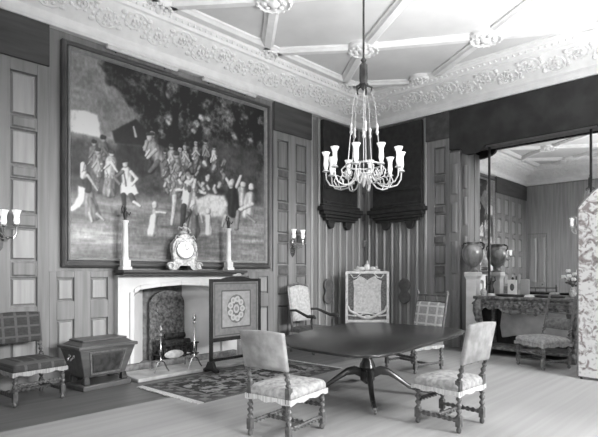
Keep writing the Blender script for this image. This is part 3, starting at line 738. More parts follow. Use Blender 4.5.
def twist_chair(label, loc, rz, wood='walnut', seat='cover_seat', back='cover', fringe='fringe', w=.52, d=.50, top=1.0, kind='low', group='twist legged chairs', sx=1.0):
    t = thing('twist_leg_chair', label, 'chair', loc, rz, group)
    xr, xf, yh = -.245, -.245+d, w/2-.025
    lean = lambda z: max(0, z-.46)*.20
    zt = top
    for sy in (-1, 1):
        m = MB(); y = sy*yh                      # rear post
        m.lathe([(.016,0),(.024,.015),(.026,.035),(.018,.05),(.02,.06)], (xr,y,0), 10)
        m.cbox((xr,y,.11), (.048,.048,.10)); m.twist((xr,y,.16),(xr,y,.36),.021); m.cbox((xr,y,.43),(.05,.05,.14))
        m.twist((xr,y,.50),(xr-lean(.64),y,.64),.02)
        m.tube([(xr-lean(z),y,z) for z in (.63,.66,zt-.02)], .021, 8)
        if kind != 'low': m.lathe([(.02,0),(.028,.02),(.015,.04),(.022,.06),(.004,.085)], (xr-lean(zt),y,zt-.03), 8)
        m.build('leg', wood, t, ang=60)
        m = MB()                                  # front leg
        m.lathe([(.016,0),(.026,.015),(.028,.035),(.018,.05),(.02,.06)], (xf,y,0), 10)
        m.cbox((xf,y,.11), (.05,.05,.10)); m.twist((xf,y,.16),(xf,y,.35),.022); m.cbox((xf,y,.40),(.052,.052,.09))
        m.build('leg', wood, t, ang=60)
        m = MB(); m.twist((xr+.024,y,.12),(xf-.024,y,.12),.018); m.build('stretcher', wood, t, ang=60)
    m = MB(); m.twist(((xr+xf)/2,-yh,.125),((xr+xf)/2,yh,.125),.018); m.ell(((xr+xf)/2,0,.125),(.03,.03,.03)); m.build('stretcher', wood, t, ang=60)
    m = MB(); m.twist((xf,-yh+.024,.24),(xf,yh-.024,.24),.018); m.build('stretcher', wood, t, ang=60)
    m = MB(); cushion(m, xr-.02, xf+.045, -yh-.035, yh+.035, .385, .485); se = m.build('seat', seat, t, ang=60)
    if fringe: fringe_mesh(xr-.024, xf+.05, -yh-.04, yh+.04, .40, .055).build('fringe', fringe, se)
    if kind == 'low':
        m = pad_back(-w/2, w/2, .655, top, lean, .055); b = m.build('backrest', back, t, ang=60)
        m = MB(); m.cbox((xr-lean(.84)-.033-.004, -.0, top-.06), (.006,.05,.012)); m.build('hand_slot', 'ebony', b) if back == 'cover' else None
        for sgn in (-1, 1):
            m = MB(); m.tube([(xr-lean(.65), sgn*(w/2-.05-.14*q), .655-.0+.035*math.sin(q*PI)*.4) for q in np.linspace(0,1,5)], .012); m.build('lower_rail', wood, b)
    else:
        m = MB()
        rails = [(top-.035,.03),(top-.13,.022)] if kind == 'ladder2' else [(top-.035,.03),(top-.10,.018),(top-.17,.018),(top-.24,.022)]
        for (z, h) in rails: m.cbox((xr-lean(z),0,z), (.024,w-.05,h))
        if kind == 'ladder2':
            for y in (.10, -.13): m.cbox((xr-lean(top-.08),y,top-.08), (.02,.02,.08))
        m.build('top_rails', wood, t, bevel=.005)
        zt2 = top-.15 if kind == 'ladder2' else top-.33
        m = pad_back(-w/2+.03, w/2-.03, .60, zt2, lean, .045); m.build('backrest', back, t, ang=60)
    return t
# woven stripe cloths
def stripes(name, a, b, sy, sz, rough=.85, ba=.5, thr=.62):
    m, nt, p = newmat(name); L = nt.links.new
    tc = nt.nodes.new('ShaderNodeTexCoord'); sp = nt.nodes.new('ShaderNodeSeparateXYZ'); L(tc.outputs['Object'], sp.inputs[0])
    outs = []
    for ax, s in (('Y', sy), ('Z', sz)):
        mu = nt.nodes.new('ShaderNodeMath'); mu.operation = 'MULTIPLY'; mu.inputs[1].default_value = s; L(sp.outputs[ax], mu.inputs[0])
        fr_ = nt.nodes.new('ShaderNodeMath'); fr_.operation = 'FRACT'; L(mu.outputs[0], fr_.inputs[0])
        g = nt.nodes.new('ShaderNodeMath'); g.operation = 'GREATER_THAN'; g.inputs[1].default_value = 1-ba*.4; L(fr_.outputs[0], g.inputs[0]); outs.append(g)
    mx = nt.nodes.new('ShaderNodeMath'); mx.operation = 'MAXIMUM'; L(outs[0].outputs[0], mx.inputs[0]); L(outs[1].outputs[0], mx.inputs[1])
    n = nt.nodes.new('ShaderNodeTexNoise'); n.inputs['Scale'].default_value = 14; n.inputs['Detail'].default_value = 4
    ad = nt.nodes.new('ShaderNodeMath'); ad.operation = 'MULTIPLY_ADD'; ad.inputs[1].default_value = .55; L(mx.outputs[0], ad.inputs[0])
    m2 = nt.nodes.new('ShaderNodeMath'); m2.operation = 'MULTIPLY'; m2.inputs[1].default_value = .6; L(n.outputs['Fac'], m2.inputs[0]); L(m2.outputs[0], ad.inputs[2])
    r = nt.nodes.new('ShaderNodeValToRGB'); r.color_ramp.elements[0].position = .2; r.color_ramp.elements[1].position = .9
    r.color_ramp.elements[0].color = (a,a,a,1); r.color_ramp.elements[1].color = (b,b,b,1); L(ad.outputs[0], r.inputs['Fac']); L(r.outputs['Color'], p.inputs['Base Color'])
    p.inputs['Roughness'].default_value = rough
    return m
M['plaid'] = stripes('dark_striped_tapestry', .035, .10, 6.5, 8)
M['pale_stripe'] = stripes('pale_striped_cloth', .24, .55, 5, 7)
M['seat_band'] = stripes('banded_seat_cloth', .10, .5, 3.2, 1, ba=.7)
twist_chair('pale-covered twist-leg chair with its back to us, in front of the table on the left', (3.315, 3.40, .0125), math.radians(9), 'walnut', 'cover_seat', 'cover', 'fringe', w=.50, d=.55, top=1.00)
twist_chair('pale-covered twist-leg chair drawn up at the right of the table', (4.70, 2.43, .0125), math.radians(87), 'walnut', 'cover_seat', 'cover', 'fringe', w=.51, d=.455, top=1.04)
twist_chair('dark striped twist-leg chair against the panelled wall at far left', (2.05, 6.62, 0), math.radians(-84), 'walnut', 'plaid', 'plaid', 'fringe_grey', w=.60, d=.56, top=1.03)
twist_chair('tall rail-backed chair with pale striped panel beyond the table', (6.98, 4.18, .0125), math.radians(166), 'walnut', 'seat_band', 'pale_stripe', 'fringe_grey', w=.68, d=.56, top=1.19, kind='ladder2')
twist_chair('ladder-backed chair with pale seat in front of the carved console table', (8.58, 2.76, .0125), math.radians(152), 'walnut_pale', 'cover_seat', 'cover_dim', 'fringe_grey', w=.58, d=.52, top=1.10, kind='ladder4')

# armchair by the left wall
AC = thing('open_armchair', 'high-backed open armchair with tapestry back right of the fire screen', 'armchair', (7.13, 6.55, 0), math.radians(-90))
xr, xf, yh = -.26, .30, .29
lean = lambda z: max(0, z-.45)*.16
for sy in (-1, 1):
    y = sy*yh
    m = MB(); m.tube([(xr-.03,y,0),(xr,y,.3),(xr,y,.46),(xr-lean(.9),y,.9),(xr-lean(1.26),y,1.26)], [.024,.026,.027,.024,.022], 8); m.build('leg', 'walnut', AC)
    m = MB(); m.lathe([(.02,0),(.035,.02),(.03,.05),(.022,.08),(.03,.14),(.022,.2),(.03,.28),(.022,.32),(.032,.40)], (xf,y,0), 10); m.build('leg', 'walnut', AC)
    m = MB(); pts = [(xr-lean(.8),y,.80),(xr+.12,y*1.03,.81),(xr+.28,y*1.08,.76),(xr+.44,y*1.12,.71),(xf+.04,y*1.14,.72),(xf+.09,y*1.14,.69)]
    m.tube(pts, [.024,.026,.028,.032,.036,.02], 8); m.tube([(xf-.02,y*1.1,.70),(xf-.04,y*1.06,.6),(xf,y,.45)], .02, 8); m.build('arm', 'mahogany_leg', AC)
    m = MB(); m.tube([(xr,y,.15),(xf,y,.15)], .018, 8); m.build('stretcher', 'walnut', AC)
m = MB(); cushion(m, xr-.02, xf+.05, -yh-.05, yh+.05, .37, .48); s = m.build('seat', 'tapestry_dark', AC, ang=60)
fringe_mesh(xr-.022, xf+.055, -yh-.055, yh+.055, .39, .06).build('fringe', 'fringe_grey', s)
m = MB()
rings = []
for (ins, dx) in ((.01,-.03),(0,-.015),(0,.015),(.01,.03),(.05,.042)):
    a, b, c, d = -.27+ins, .27-ins, .58+ins, 1.24-ins
    r = [(a+(b-a)*k/8, c) for k in range(8)]+[(b, c+(d-c)*k/8) for k in range(8)]+[(b-(b-a)*k/8, d+.05*math.sin(PI*k/8)) for k in range(8)]+[(a, d-(d-c)*k/8) for k in range(8)]
    rings.append([(xr-lean(z)+dx, y, z) for y, z in r])
m.loft(rings); m.build('backrest', 'tapestry', AC, ang=60)
m = MB(); m.tube([(xr-lean(1.25), -.29+.58*k/14, 1.255+.06*math.sin(PI*k/14)+.012*math.cos(k*2.2)) for k in range(15)], .022, 8)
for k in (-1, 0, 1): m.ell((xr-lean(1.3)+.01, k*.12, 1.325-.03*abs(k)), (.02,.05,.035), 8, 5)
m.build('crest_rail', 'walnut_pale', AC)

# ------------------------------------------------------------------ big fire screen on the rug
FS = thing('fire_screen', 'black-framed fire screen with oval needlework medallion on the patterned rug', 'fire screen', (4.99, 6.235, .0125), math.radians(0))
W2, Z1s = .485, 1.43
for sx in (-1, 1):
    m = MB(); m.box(sx*W2-.025, sx*W2+.025, -.025, .025, .06, Z1s)
    m.lathe([(.028,0),(.03,.02),(.02,.05),(.022,.07)], (sx*W2, 0, Z1s), 10) if False else None
    m.build('post', 'ebony', FS, bevel=.006)
    m = MB(); m.prism([(-.17,.011),(-.12,.011),(-.06,.03),(.06,.03),(.12,.011),(.17,.011),(.165,.05),(.10,.08),(.05,.17),(-.05,.17),(-.10,.08),(-.165,.05)], lambda u, z, d: (sx*W2-.035+d, u, z), .07); m.build('foot', 'ebony', FS, bevel=.01)
m = MB(); m.box(-W2+.025, W2-.025, -.02, .02, Z1s-.045, Z1s); m.prism([(-.30,0),(.30,0),(.2,.025),(.06,.04),(-.06,.04),(-.2,.025)], lambda u, z, d: (u, -.02+d, Z1s+z-.001), .04)
m.build('top_rail', 'ebony', FS, bevel=.005); m = MB(); m.box(-W2+.025, W2-.025, -.02, .02, .46, .52); m.build('rail', 'ebony', FS, bevel=.005); m = MB(); m.box(-W2+.025, W2-.025, -.018, .018, .16, .205); m.build('rail', 'ebony', FS, bevel=.005)
m = MB(); m.ell((.05,0,Z1s+.06),(.07,.02,.03),8,5); m.ell((-.02,0,Z1s+.055),(.05,.02,.02),8,5); m.build('finial', 'porcelain', FS)
nu, nv = 110, 100
pn = gridmesh('panel', nu, nv, lambda s, t: (-W2+.025+(2*W2-.05)*s, -.008, .52+(Z1s-.045-.52)*t), 'weave', FS, .016)
S, Tt = np.meshgrid(np.linspace(-1,1,nu), np.linspace(-1,1,nv))
v = .46+.10*(fbm(S*12+40, Tt*12+40, 3)-.5)
inn = (abs(S) < .62) & (abs(Tt) < .66); v[inn] = (.58+.12*(fbm(S*9+40, Tt*9+40, 5)-.5))[inn]
line = (abs(np.maximum(abs(S)/.62, abs(Tt)/.66)-1) < .035); v[line] = .30
line = (abs(np.maximum(abs(S)/.92, abs(Tt)/.93)-1) < .02); v[line] = .34
e = np.hypot(S/.40, Tt/.52); v[e < 1] = (.40+.16*(fbm(S*16+40, Tt*16+40, 8)-.5))[e < 1]
for k in range(9):
    a = k/9*2*PI; d = np.hypot(S-.27*math.cos(a), (Tt-.36*math.sin(a))*.95); v[d < .11] = .68; v[d < .05] = .56
d = np.hypot(S/.13, Tt/.17); v[d < 1] = .66; v[d < .5] = .5
pigment(pn, v)

# gilt cheval screen near the corner
GS = thing('gilt_screen', 'white-and-gilt carved fire screen with tapestry panel standing near the room corner', 'fire screen', (8.72, 6.40, 0), math.radians(-45))
W2, Zt = .445, 1.56
m = MB()
for sx in (-1, 1): m.box(sx*W2-.03, sx*W2+.03, -.025, .025, .03, Zt)
m.box(-W2, W2, -.025, .025, Zt-.05, Zt+.01); m.box(-W2, W2, -.025, .025, .46, .52); m.build('frame', 'gilt', GS, bevel=.01)
for sx in (-1, 1):
    m = MB(); m.prism([(-.2,0),(-.13,0),(-.06,.05),(.06,.05),(.13,0),(.2,0),(.17,.06),(.06,.13),(-.06,.13),(-.17,.06)], lambda u, z, d: (sx*W2-.03+d, u, z), .06); m.build('foot', 'gilt', GS, bevel=.01)
m = MB()
for (u, z, a, b) in ((0,.09,.07,.09),(-.12,.06,.08,.05),(.12,.06,.08,.05),(-.22,.03,.07,.03),(.22,.03,.07,.03),(0,.19,.03,.05),(-.20,.085,.04,.035),(.20,.085,.04,.035)): m.ell((u,0,Zt+z),(a,.03,b),10,6)
m.build('crest', 'gilt', GS)
m = MB(); m.box(-W2+.03, W2-.03, .0, .012, .52, Zt-.05); m.build('ground_panel', 'tapestry_dark', GS)
pl = [(-.30,.66),(.30,.66),(.29,1.2),(.31,1.36),(.22,1.40),(.18,1.46)]+[(x, 1.37+.09*abs(math.cos(x/.18*PI/2+PI/2))) for x in np.linspace(.16,-.16,9)]+[(-.18,1.46),(-.22,1.40),(-.31,1.36),(-.29,1.2)]
m = MB(); m.prism(pl, lambda u, z, d: (u, -.022+d, z), .022); m.build('tapestry_panel', 'tapestry', GS, bevel=.006)
for sx in (-1, 1):
    m = MB(); m.tube([(sx*.42,-.02,.82),(sx*.38,-.03,.72),(sx*.28,-.03,.66),(sx*.12,-.03,.58),(0,-.03,.55)], [.02,.026,.03,.03,.03], 8)
    m.build('carved_swag', 'gilt', GS); m = MB(); m.tube([(sx*.41,-.02,.62),(sx*.26,-.03,.60),(sx*.12,-.03,.64),(0,-.03,.66)], .016, 8)
    m.build('carved_swag', 'gilt', GS); m = MB(); m.tube([(sx*.36,-.02,1.50),(sx*.30,-.02,1.42),(sx*.22,-.02,1.44),(sx*.14,-.02,1.52)], .012, 6)
    m.build('carved_swag', 'gilt', GS)
m = MB(); m.ell((0,-.035,.58),(.08,.02,.05)); m.build('carved_boss', 'gilt', GS)

# ------------------------------------------------------------------ chest at the left
CS = thing('wine_cooler_chest', 'dark flared sarcophagus-shaped chest against the wall left of the fireplace', 'chest', (2.93, 6.74, 0), math.radians(6)); CS.scale = (.87, .83, 1.08); CS.location = (2.965, 6.695, 0)
m = MB(); hw, hd = .37, .25
m.hexa([(-hw-.03,-hd-.05,.0),(hw+.03,-hd-.05,.0),(hw+.03,hd,.0),(-hw-.03,hd,.0)], [(-hw-.03,-hd-.05,.07),(hw+.03,-hd-.05,.07),(hw+.03,hd,.07),(-hw-.03,hd,.07)])
m.build('plinth', 'chest', CS, bevel=.015)
for (u, v_) in ((-hw+.06,-hd+.05),(hw-.06,-hd+.05),(-hw+.06,hd-.06),(hw-.06,hd-.06)):
    m = MB(); m.hexa([(u-.05,v_-.05,.07),(u+.05,v_-.05,.07),(u+.05,v_+.05,.07),(u-.05,v_+.05,.07)], [(u-.035,v_-.035,.16),(u+.035,v_-.035,.16),(u+.035,v_+.035,.16),(u-.035,v_+.035,.16)])
    m.build('bracket_foot', 'chest_dark', CS, bevel=.008)
m = MB(); ta, tb = .46, .32; ba, bb = .34, .21
m.hexa([(-ba,-bb,.15),(ba,-bb,.15),(ba,bb,.15),(-ba,bb,.15)], [(-ta,-tb,.50),(ta,-tb,.50),(ta,tb,.50),(-ta,tb,.50)])
m.build('body', 'chest', CS, bevel=.012)
def onfront(u, f, n): # u across (-1..1), f up 0..1, n out
    a = ba+(ta-ba)*f; y = -(bb+(tb-bb)*f)-n; return (u*a, y, .15+.35*f)
m = MB(); m.loft([[onfront(-.62,.14,-.01),onfront(.62,.14,-.01),onfront(.62,.84,-.01),onfront(-.62,.84,-.01)], [onfront(-.58,.19,.012),onfront(.58,.19,.012),onfront(.58,.79,.012),onfront(-.58,.79,.012)]]); m.build('front_panel', 'chest_dark', CS, smooth=False)
m = MB()
for (u0, u1, f0, f1) in ((-.70,-.64,.08,.90),(.64,.70,.08,.90),(-.70,.70,.08,.13),(-.70,.70,.86,.91)): m.hexa([onfront(u0,f0,-.005),onfront(u1,f0,-.005),onfront(u1,f0,.016),onfront(u0,f0,.016)], [onfront(u0,f1,-.005),onfront(u1,f1,-.005),onfront(u1,f1,.016),onfront(u0,f1,.016)])
m.build('front_moulding', 'walnut_pale', CS, smooth=False)
m = MB(); m.box(-.49,.49,-.35,.35,.50,.54); m.hexa([(-.44,-.30,.54),(.44,-.30,.54),(.44,.30,.54),(-.44,.30,.54)], [(-.37,-.22,.585),(.37,-.22,.585),(.37,.22,.585),(-.37,.22,.585)]); m.box(-.37,.37,-.22,.22,.585,.61); m.build('lid', 'chest', CS, bevel=.01)
m = MB(); m.tube([(-.42,.06,.41),(-.47,.05,.37),(-.47,-.05,.37),(-.42,-.06,.41)], .012); m.ell((-.425,.06,.41),(.02,.03,.03),8,5); m.ell((-.425,-.06,.41),(.02,.03,.03),8,5); m.build('handle', 'brass', CS)

# ------------------------------------------------------------------ carpets
m = MB()
m.prism([(X0+.35, Y0+.35),(9.05, Y0+.35),(9.05, 5.40),(X0+.35, 5.36)], lambda u, w_, d: (u, w_, .001+d), .011)
tag(m.build('carpet', 'carpet', smooth=False), 'large pale plain carpet covering the middle of the room', 'carpet')
RG = thing('hearth_rug', 'dark patterned oriental rug with pale fringed ends before the hearth', 'rug', (4.72, 5.58, .0125), math.radians(3))
RW, RD = 1.35, .66; nu, nv = 200, 100
rg = gridmesh('pile', nu, nv, lambda s, t: (-RW+2*RW*s, -RD+2*RD*t, .010), 'rugcol', RG, .0095)
S, Tt = np.meshgrid(np.linspace(-RW,RW,nu), np.linspace(-RD,RD,nv))
ed = np.minimum(RW-abs(S), RD-abs(Tt))
n1 = fbm(S*11+60, Tt*11+60, 12, 3); n2 = fbm(S*24+60, Tt*24+60, 15, 2)
v = np.where(n1 > .52, .60, .27)+.24*(n2-.5)
v = np.where(ed < .24, np.where(np.sin(S*26)*np.sin(Tt*26)+1.2*(n2-.5) > .15, .50, .34)+.1*(n2-.5), v)
v = np.where(abs(ed-.25) < .02, .5, v); v = np.where(ed < .05, .40+.1*(n2-.5), v)
pigment(rg, v)
for sx in (-1, 1):
    m = MB()
    for k in range(66):
        y = -RD+2*RD*(k+.5)/66; L = random.uniform(.07,.11)
        m.hexa([(sx*RW,y-.008,.0005),(sx*RW,y+.008,.0005),(sx*(RW+L),y+.006+random.uniform(-.01,.01),.0005),(sx*(RW+L),y-.006,.0005)], [(sx*RW,y-.008,.008),(sx*RW,y+.008,.008),(sx*(RW+L),y+.006,.005),(sx*(RW+L),y-.006,.005)])
    m.build('fringe', 'fringe', RG)

# ------------------------------------------------------------------ table
TB = thing('dining_table', 'large polished dark mahogany pedestal table with rounded corners', 'table', (5.02, 3.68, .0125))
pl = [(3.80,3.05),(3.93,2.83),(4.18,2.76),(6.30,3.00),(6.60,3.16),(6.74,3.50),(6.60,4.60),(6.35,4.88),(6.0,4.93),(4.60,4.58),(4.12,4.28),(3.80,3.80)]
def chaikin(p):
    r = []
    for i in range(len(p)):
        a, b = p[i], p[(i+1) % len(p)]
        r += [(.78*a[0]+.22*b[0], .78*a[1]+.22*b[1]), (.22*a[0]+.78*b[0], .22*a[1]+.78*b[1])]
    return r
pl = chaikin(chaikin(pl)); pl = [(a-5.02, b-3.68) for a, b in pl]
def sc(p, k, z): return [(a*k, b*k, z) for a, b in p]
m = MB(); m.loft([sc(pl,.985,.697),sc(pl,.998,.705),sc(pl,1,.715),sc(pl,.998,.726),sc(pl,.99,.731)]); m.build('tabletop', 'mahogany', TB, ang=50)
m = MB(); m.box(-.55,.60,-.42,.42,.645,.697); m.build('underframe', 'mahogany_leg', TB, bevel=.01)
m = MB(); m.lathe([(.16,.645),(.16,.62),(.075,.60),(.06,.56),(.075,.54),(.055,.52),(.06,.46),(.09,.40),(.10,.36),(.075,.33),(.09,.31),(.09,.20),(.07,.18),(.03,.15)], n=20); m.build('pedestal', 'mahogany_leg', TB)
for k in range(4):
    a = math.radians(222+90*k); ca, sa = math.cos(a), math.sin(a)
    m = MB(); P = [(.08,.29),(.16,.32),(.26,.30),(.38,.22),(.50,.13),(.66,.075),(.79,.055)]; R = [(.036,.055),(.036,.05),(.034,.042),(.03,.034),(.027,.028),(.024,.022),(.022,.02)]
    rings = []
    for (r, z), (wd, ht) in zip(P, R):
        rings.append([(r*ca-wd*sa*q, r*sa+wd*ca*q, z+ht*h) for q, h in ((-1,-1),(1,-1),(1,.6),(.6,1),(-.6,1),(-1,.6))])
    m.loft(rings); l = m.build('leg', 'mahogany_leg', TB, ang=50)
    m = MB(); m.lathe([(.024,.035),(.026,.05),(.026,.075),(.02,.08)], (.805*ca,.805*sa,0), 10); m.T = Matrix.Translation((.825*ca,.825*sa,.024)) @ Matrix.Rotation(a, 4, 'Z') @ Matrix.Rotation(PI/2, 4, 'X'); m.lathe([(.018,-.012),(.023,-.008),(.023,.008),(.018,.012)], n=12); m.build('brass_caster', 'brass', l)

# ------------------------------------------------------------------ chandelier
CL = thing('chandelier', 'ornate chandelier with ten white glass shades hanging over the table', 'chandelier', (4.90, 3.65, 2.55))
Z = lambda z: z-2.55
m = MB(); m.lathe([(.20,Z(5.595)),(.20,Z(5.56)),(.12,Z(5.52)),(.03,Z(5.46))], n=20); m.build('ceiling_rose', 'ornament', CL)
m = MB(); m.tube([(0,0,Z(5.5)),(0,0,Z(4.15))], .014); m.build('rod', 'bronze', CL)
m = MB(); m.lathe([(.014,Z(4.17)),(.035,Z(4.14)),(.02,Z(4.11)),(.045,Z(4.08)),(.05,Z(3.92)),(.045,Z(3.86)),(.06,Z(3.84)),(.03,Z(3.80)),(.012,Z(3.77))], n=14, fn=lambda a, z: 1+.08*math.cos(8*a))
for k in range(5):
    a = k/5*2*PI+PI/10; m.tube([(.03*math.cos(a),.03*math.sin(a),Z(3.83)),(.10*math.cos(a),.10*math.sin(a),Z(3.80)),(.09*math.cos(a),.09*math.sin(a),Z(3.74))], .012)
m.build('hanging_boss', 'bronze', CL)
for k in range(5):
    a = k/5*2*PI+AZ+PI; ca, sa = math.cos(a), math.sin(a)
    m = MB(); m.tube([(.09*ca,.09*sa,Z(3.75)),(.14*ca,.14*sa,Z(3.60)),(.165*ca,.165*sa,Z(3.30)),(.21*ca,.21*sa,Z(2.85))], [.004,.004,.005,.007]); m.lathe([(.006,.05),(.02,.03),(.014,-.03),(.022,-.06),(.006,-.09)], (.165*ca,.165*sa,Z(3.30)), 8); m.build('suspension_rod', 'silver', CL)
m = MB(); m.tube([(0,0,Z(3.75)),(0,0,Z(2.72))], .006); m.lathe([(.006,.05),(.022,.03),(.014,-.03),(.022,-.06),(.006,-.09)], (0,0,Z(3.27)), 8); m.lathe([(.01,Z(2.78)),(.04,Z(2.74)),(.05,Z(2.69)),(.03,Z(2.65)),(.012,Z(2.60)),(.002,Z(2.58))], n=12); m.build('stem', 'silver', CL)
m = MB()
N = 36; m.tube([(.22*math.cos(2*PI*k/N),.22*math.sin(2*PI*k/N),Z(2.85)) for k in range(N+1)], .011); m.tube([(.10*math.cos(2*PI*k/N),.10*math.sin(2*PI*k/N),Z(2.74)) for k in range(N+1)], .009); m.build('ring', 'silver', CL)
for k in range(10):
    a = AZ+PI+math.radians(18+36*k); ca, sa = math.cos(a), math.sin(a)
    P = lambda r, z: (r*ca, r*sa, Z(z))
    m = MB(); m.tube([P(.10,2.74),P(.14,2.66),P(.22,2.60),P(.32,2.585),P(.41,2.61),P(.455,2.68),P(.46,2.77)], [.009]*7)
    m.tube([P(.22,2.85),P(.27,2.80),P(.25,2.72),P(.20,2.70),P(.19,2.75),P(.22,2.77)], .009, 6); m.tube([P(.32,2.59),P(.36,2.66),P(.33,2.73),P(.28,2.71),P(.29,2.67)], .008, 6)
    m.lathe([(.01,-.01),(.045,.0),(.03,.02),(.02,.03)], P(.46,2.775), 10); ar = m.build('arm', 'silver', CL)
    m = MB(); m.lathe([(.020,.0),(.030,.05),(.025,.11),(.027,.15),(.046,.195),(.052,.205)], P(.46,2.806), 14, lambda q, z: 1+.05*math.cos(7*q)); m.build('glass_shade', 'glass_shade', ar)

# ------------------------------------------------------------------ mirror and everything round it
XM = X1+.25
MR = thing('wall_mirror', 'huge wall mirror in three panes reflecting the room, above the console table', 'mirror', (XM, (MY0+MY1)/2, .9))
yl, yr = MY1-.13, MY0+.2; cyy = (MY0+MY1)/2
m = MB(); m.box(0, .015, yr-cyy, yl-cyy, .04, 4.09-.9); m.build('glass', 'mirror', MR, smooth=False)
for y in (4.245, 2.41): MB().box(-.02, 0, y-.018-cyy, y+.018-cyy, .046, 4.09-.9).build('joint_bar', 'ebony', MR)
m = MB(); m.box(-.05, .015, yr-cyy, yl-cyy, 0, .045); m.build('bottom_rail', 'gilt_dull', MR, bevel=.01)
struct(MB().box(XM, XM+.018, yr, yl, 0, .895).build('trim_5', 'oak_dark'))

CT = thing('console_table', 'dark carved console table with scalloped apron under the wall mirror', 'console table', (9.50, 3.29, 0))
cyc = 3.29; HL = .91
m = MB(); m.box(-.42,.40,-HL,HL,1.04,1.10); m.build('top', 'console', CT, bevel=.018)
m = MB()
n = 40; pl = [(-HL+.05+(2*HL-.1)*k/n, .86-.05*math.cos(k/n*2*PI*3)-.10*math.exp(-((k/n-.5)/.12)**2)+.02*math.cos(k*1.9)) for k in range(n+1)]
pl += [(HL-.05,1.04),(-HL+.05,1.04)]
m.prism(pl, lambda u, z, d: (-.38+d, u, z), .04)
for k in range(46):
    u = random.uniform(-HL+.1, HL-.1); z = random.uniform(.88,1.0); m.ell((-.385,u,z),(.02,random.uniform(.03,.06),random.uniform(.02,.045)),7,4)
for k in range(8):
    u0 = -HL+.16+k*.23; m.tube([(-.39,u0+.07*math.cos(a)*(1-a/9), .94+.06*math.sin(a)*(1-a/9)) for a in np.linspace(0,7,14)], .012, 5)
m.build('apron', 'console', CT, smooth=True)
for sy in (-1, 1):
    m = MB(); y = sy*(HL-.10)
    P = [(-.34,1.03),(-.42,.95),(-.44,.82),(-.36,.66),(-.26,.48),(-.24,.32),(-.30,.18),(-.36,.08),(-.34,.0)]
    m.tube([(a,y,b) for a, b in P], [.07,.085,.08,.065,.05,.045,.05,.06,.05], 10)
    for q in range(6): a, b = P[q+1]; m.ell((a-.04,y+.03*(-1)**q,b),(.03,.035,.05),7,4)
    m.tube([(-.40+.05*math.cos(a),y,.90+.07*math.sin(a)) for a in np.linspace(0,5,10)], .02, 6); m.build('leg', 'console', CT)
    m = MB(); m.box(.30,.38,y-.04,y+.04,0,1.04); m.build('rear_post', 'console', CT, bevel=.01)
n = 24; pl = [(-.62+1.24*k/n, .30-.03*math.cos(k/n*2*PI*2)) for k in range(n+1)]+[(.66,.5),(.62,.78),(.45,.86)]+[(.4-.8*k/8, .86+.03*math.sin(k/8*PI*2)) for k in range(9)]+[(-.45,.86),(-.62,.78),(-.66,.5)]
m = MB(); m.prism(pl, lambda u, z, d: (.24+d, u, z), .04)
m.build('back_panel', 'console_back', CT, bevel=.015)
m = MB(); m.box(-.30,.34,-HL+.1,HL-.1,.10,.15); m.ell((-.02,0,.20),(.12,.16,.06)); m.build('stretcher', 'console', CT, bevel=.01)

PD = tag(MB().lathe([(.19,0),(.19,.10),(.165,.13),(.15,.16),(.145,1.40),(.155,1.43),(.18,1.47),(.18,1.55)], n=4, c=(0,0,0)).build('pedestal', 'marble', bevel=.012, smooth=False), 'square white marble pedestal at left of the console table', 'pedestal')
PD.location = (9.38, 4.325, 0); PD.rotation_euler = (0, 0, PI/4); 
UR = thing('urn', 'big dark round-bellied urn standing on the white pedestal', 'urn', (9.38, 4.325, 1.551))
m = MB(); m.lathe([(.10,0),(.11,.02),(.06,.06),(.05,.09),(.11,.14),(.18,.24),(.212,.34),(.20,.44),(.16,.51),(.11,.54),(.12,.56),(.15,.585),(.12,.59),(.05,.58)], n=24, fn=lambda a, z: 1+.02*math.cos(10*a)); m.build('body', 'urn', UR)
for sx in (-1, 1):
    m = MB(); m.tube([(0,sx*.19,.44),(0,sx*.22,.48),(0,sx*.225,.53),(0,sx*.19,.56),(0,sx*.145,.575)], .016, 8); m.build('handle', 'bronze', UR)

def lay(o, x, y, z, rz=0): o.location = (x, y, z); o.rotation_euler = (0,0,rz); return o
TT = 1.101
m = MB(); m.prism([(.24*math.cos(a),.13*math.sin(a)) for a in np.linspace(0,2*PI,25)[:-1]], lambda u, w_, d: (w_, u, d), .02)
m.tube([(.13*math.sin(a),.24*math.cos(a),.022) for a in np.linspace(0,2*PI,33)], .014); lay(tag(m.build('tray', 'ebony'), 'dark oval tray lying on left half of console table', 'tray'), 9.26, 3.56, TT)
m = MB(); m.prism([(.24*math.cos(a),.13*math.sin(a)) for a in np.linspace(0,2*PI,25)[:-1]], lambda u, w_, d: (w_, u, d), .02)
m.tube([(.13*math.sin(a),.24*math.cos(a),.022) for a in np.linspace(0,2*PI,33)], .014); lay(tag(m.build('tray', 'ebony'), 'dark oval tray lying on right half of console table', 'tray'), 9.26, 2.88, TT)
m = MB(); m.box(-.08,.08,-.07,.07,0,.025); m.box(-.07,.06,-.06,.06,.025,.04); lay(tag(m.build('book', 'paper', bevel=.004), 'pale closed book lying between the dark trays', 'book'), 9.26, 3.22, TT, .1)
PF = thing('portrait_card', 'small pale standing portrait card on the console table', 'photograph', (9.42, 3.50, TT+.04), .0); PF.location = (9.62, 3.66, TT)
m = MB(); m.box(-.012,.012,-.085,.085,0,.30); m.box(.012,.06,-.02,.02,0,.02); m.build('mount', 'paper', PF, bevel=.004)
m = MB(); m.prism([(.04*math.cos(a), .16+.07*math.sin(a)) for a in np.linspace(0,2*PI,17)[:-1]], lambda u, w_, d: (-.016+d, u, w_), .004); m.build('portrait', 'oak_block', PF)
FG = thing('figurine', 'dark bronze figurine at left end of console table', 'figurine', (9.42, 3.98, TT))
m = MB(); m.lathe([(.07,0),(.07,.03),(.055,.04)], n=14); m.build('base', 'marble', FG)
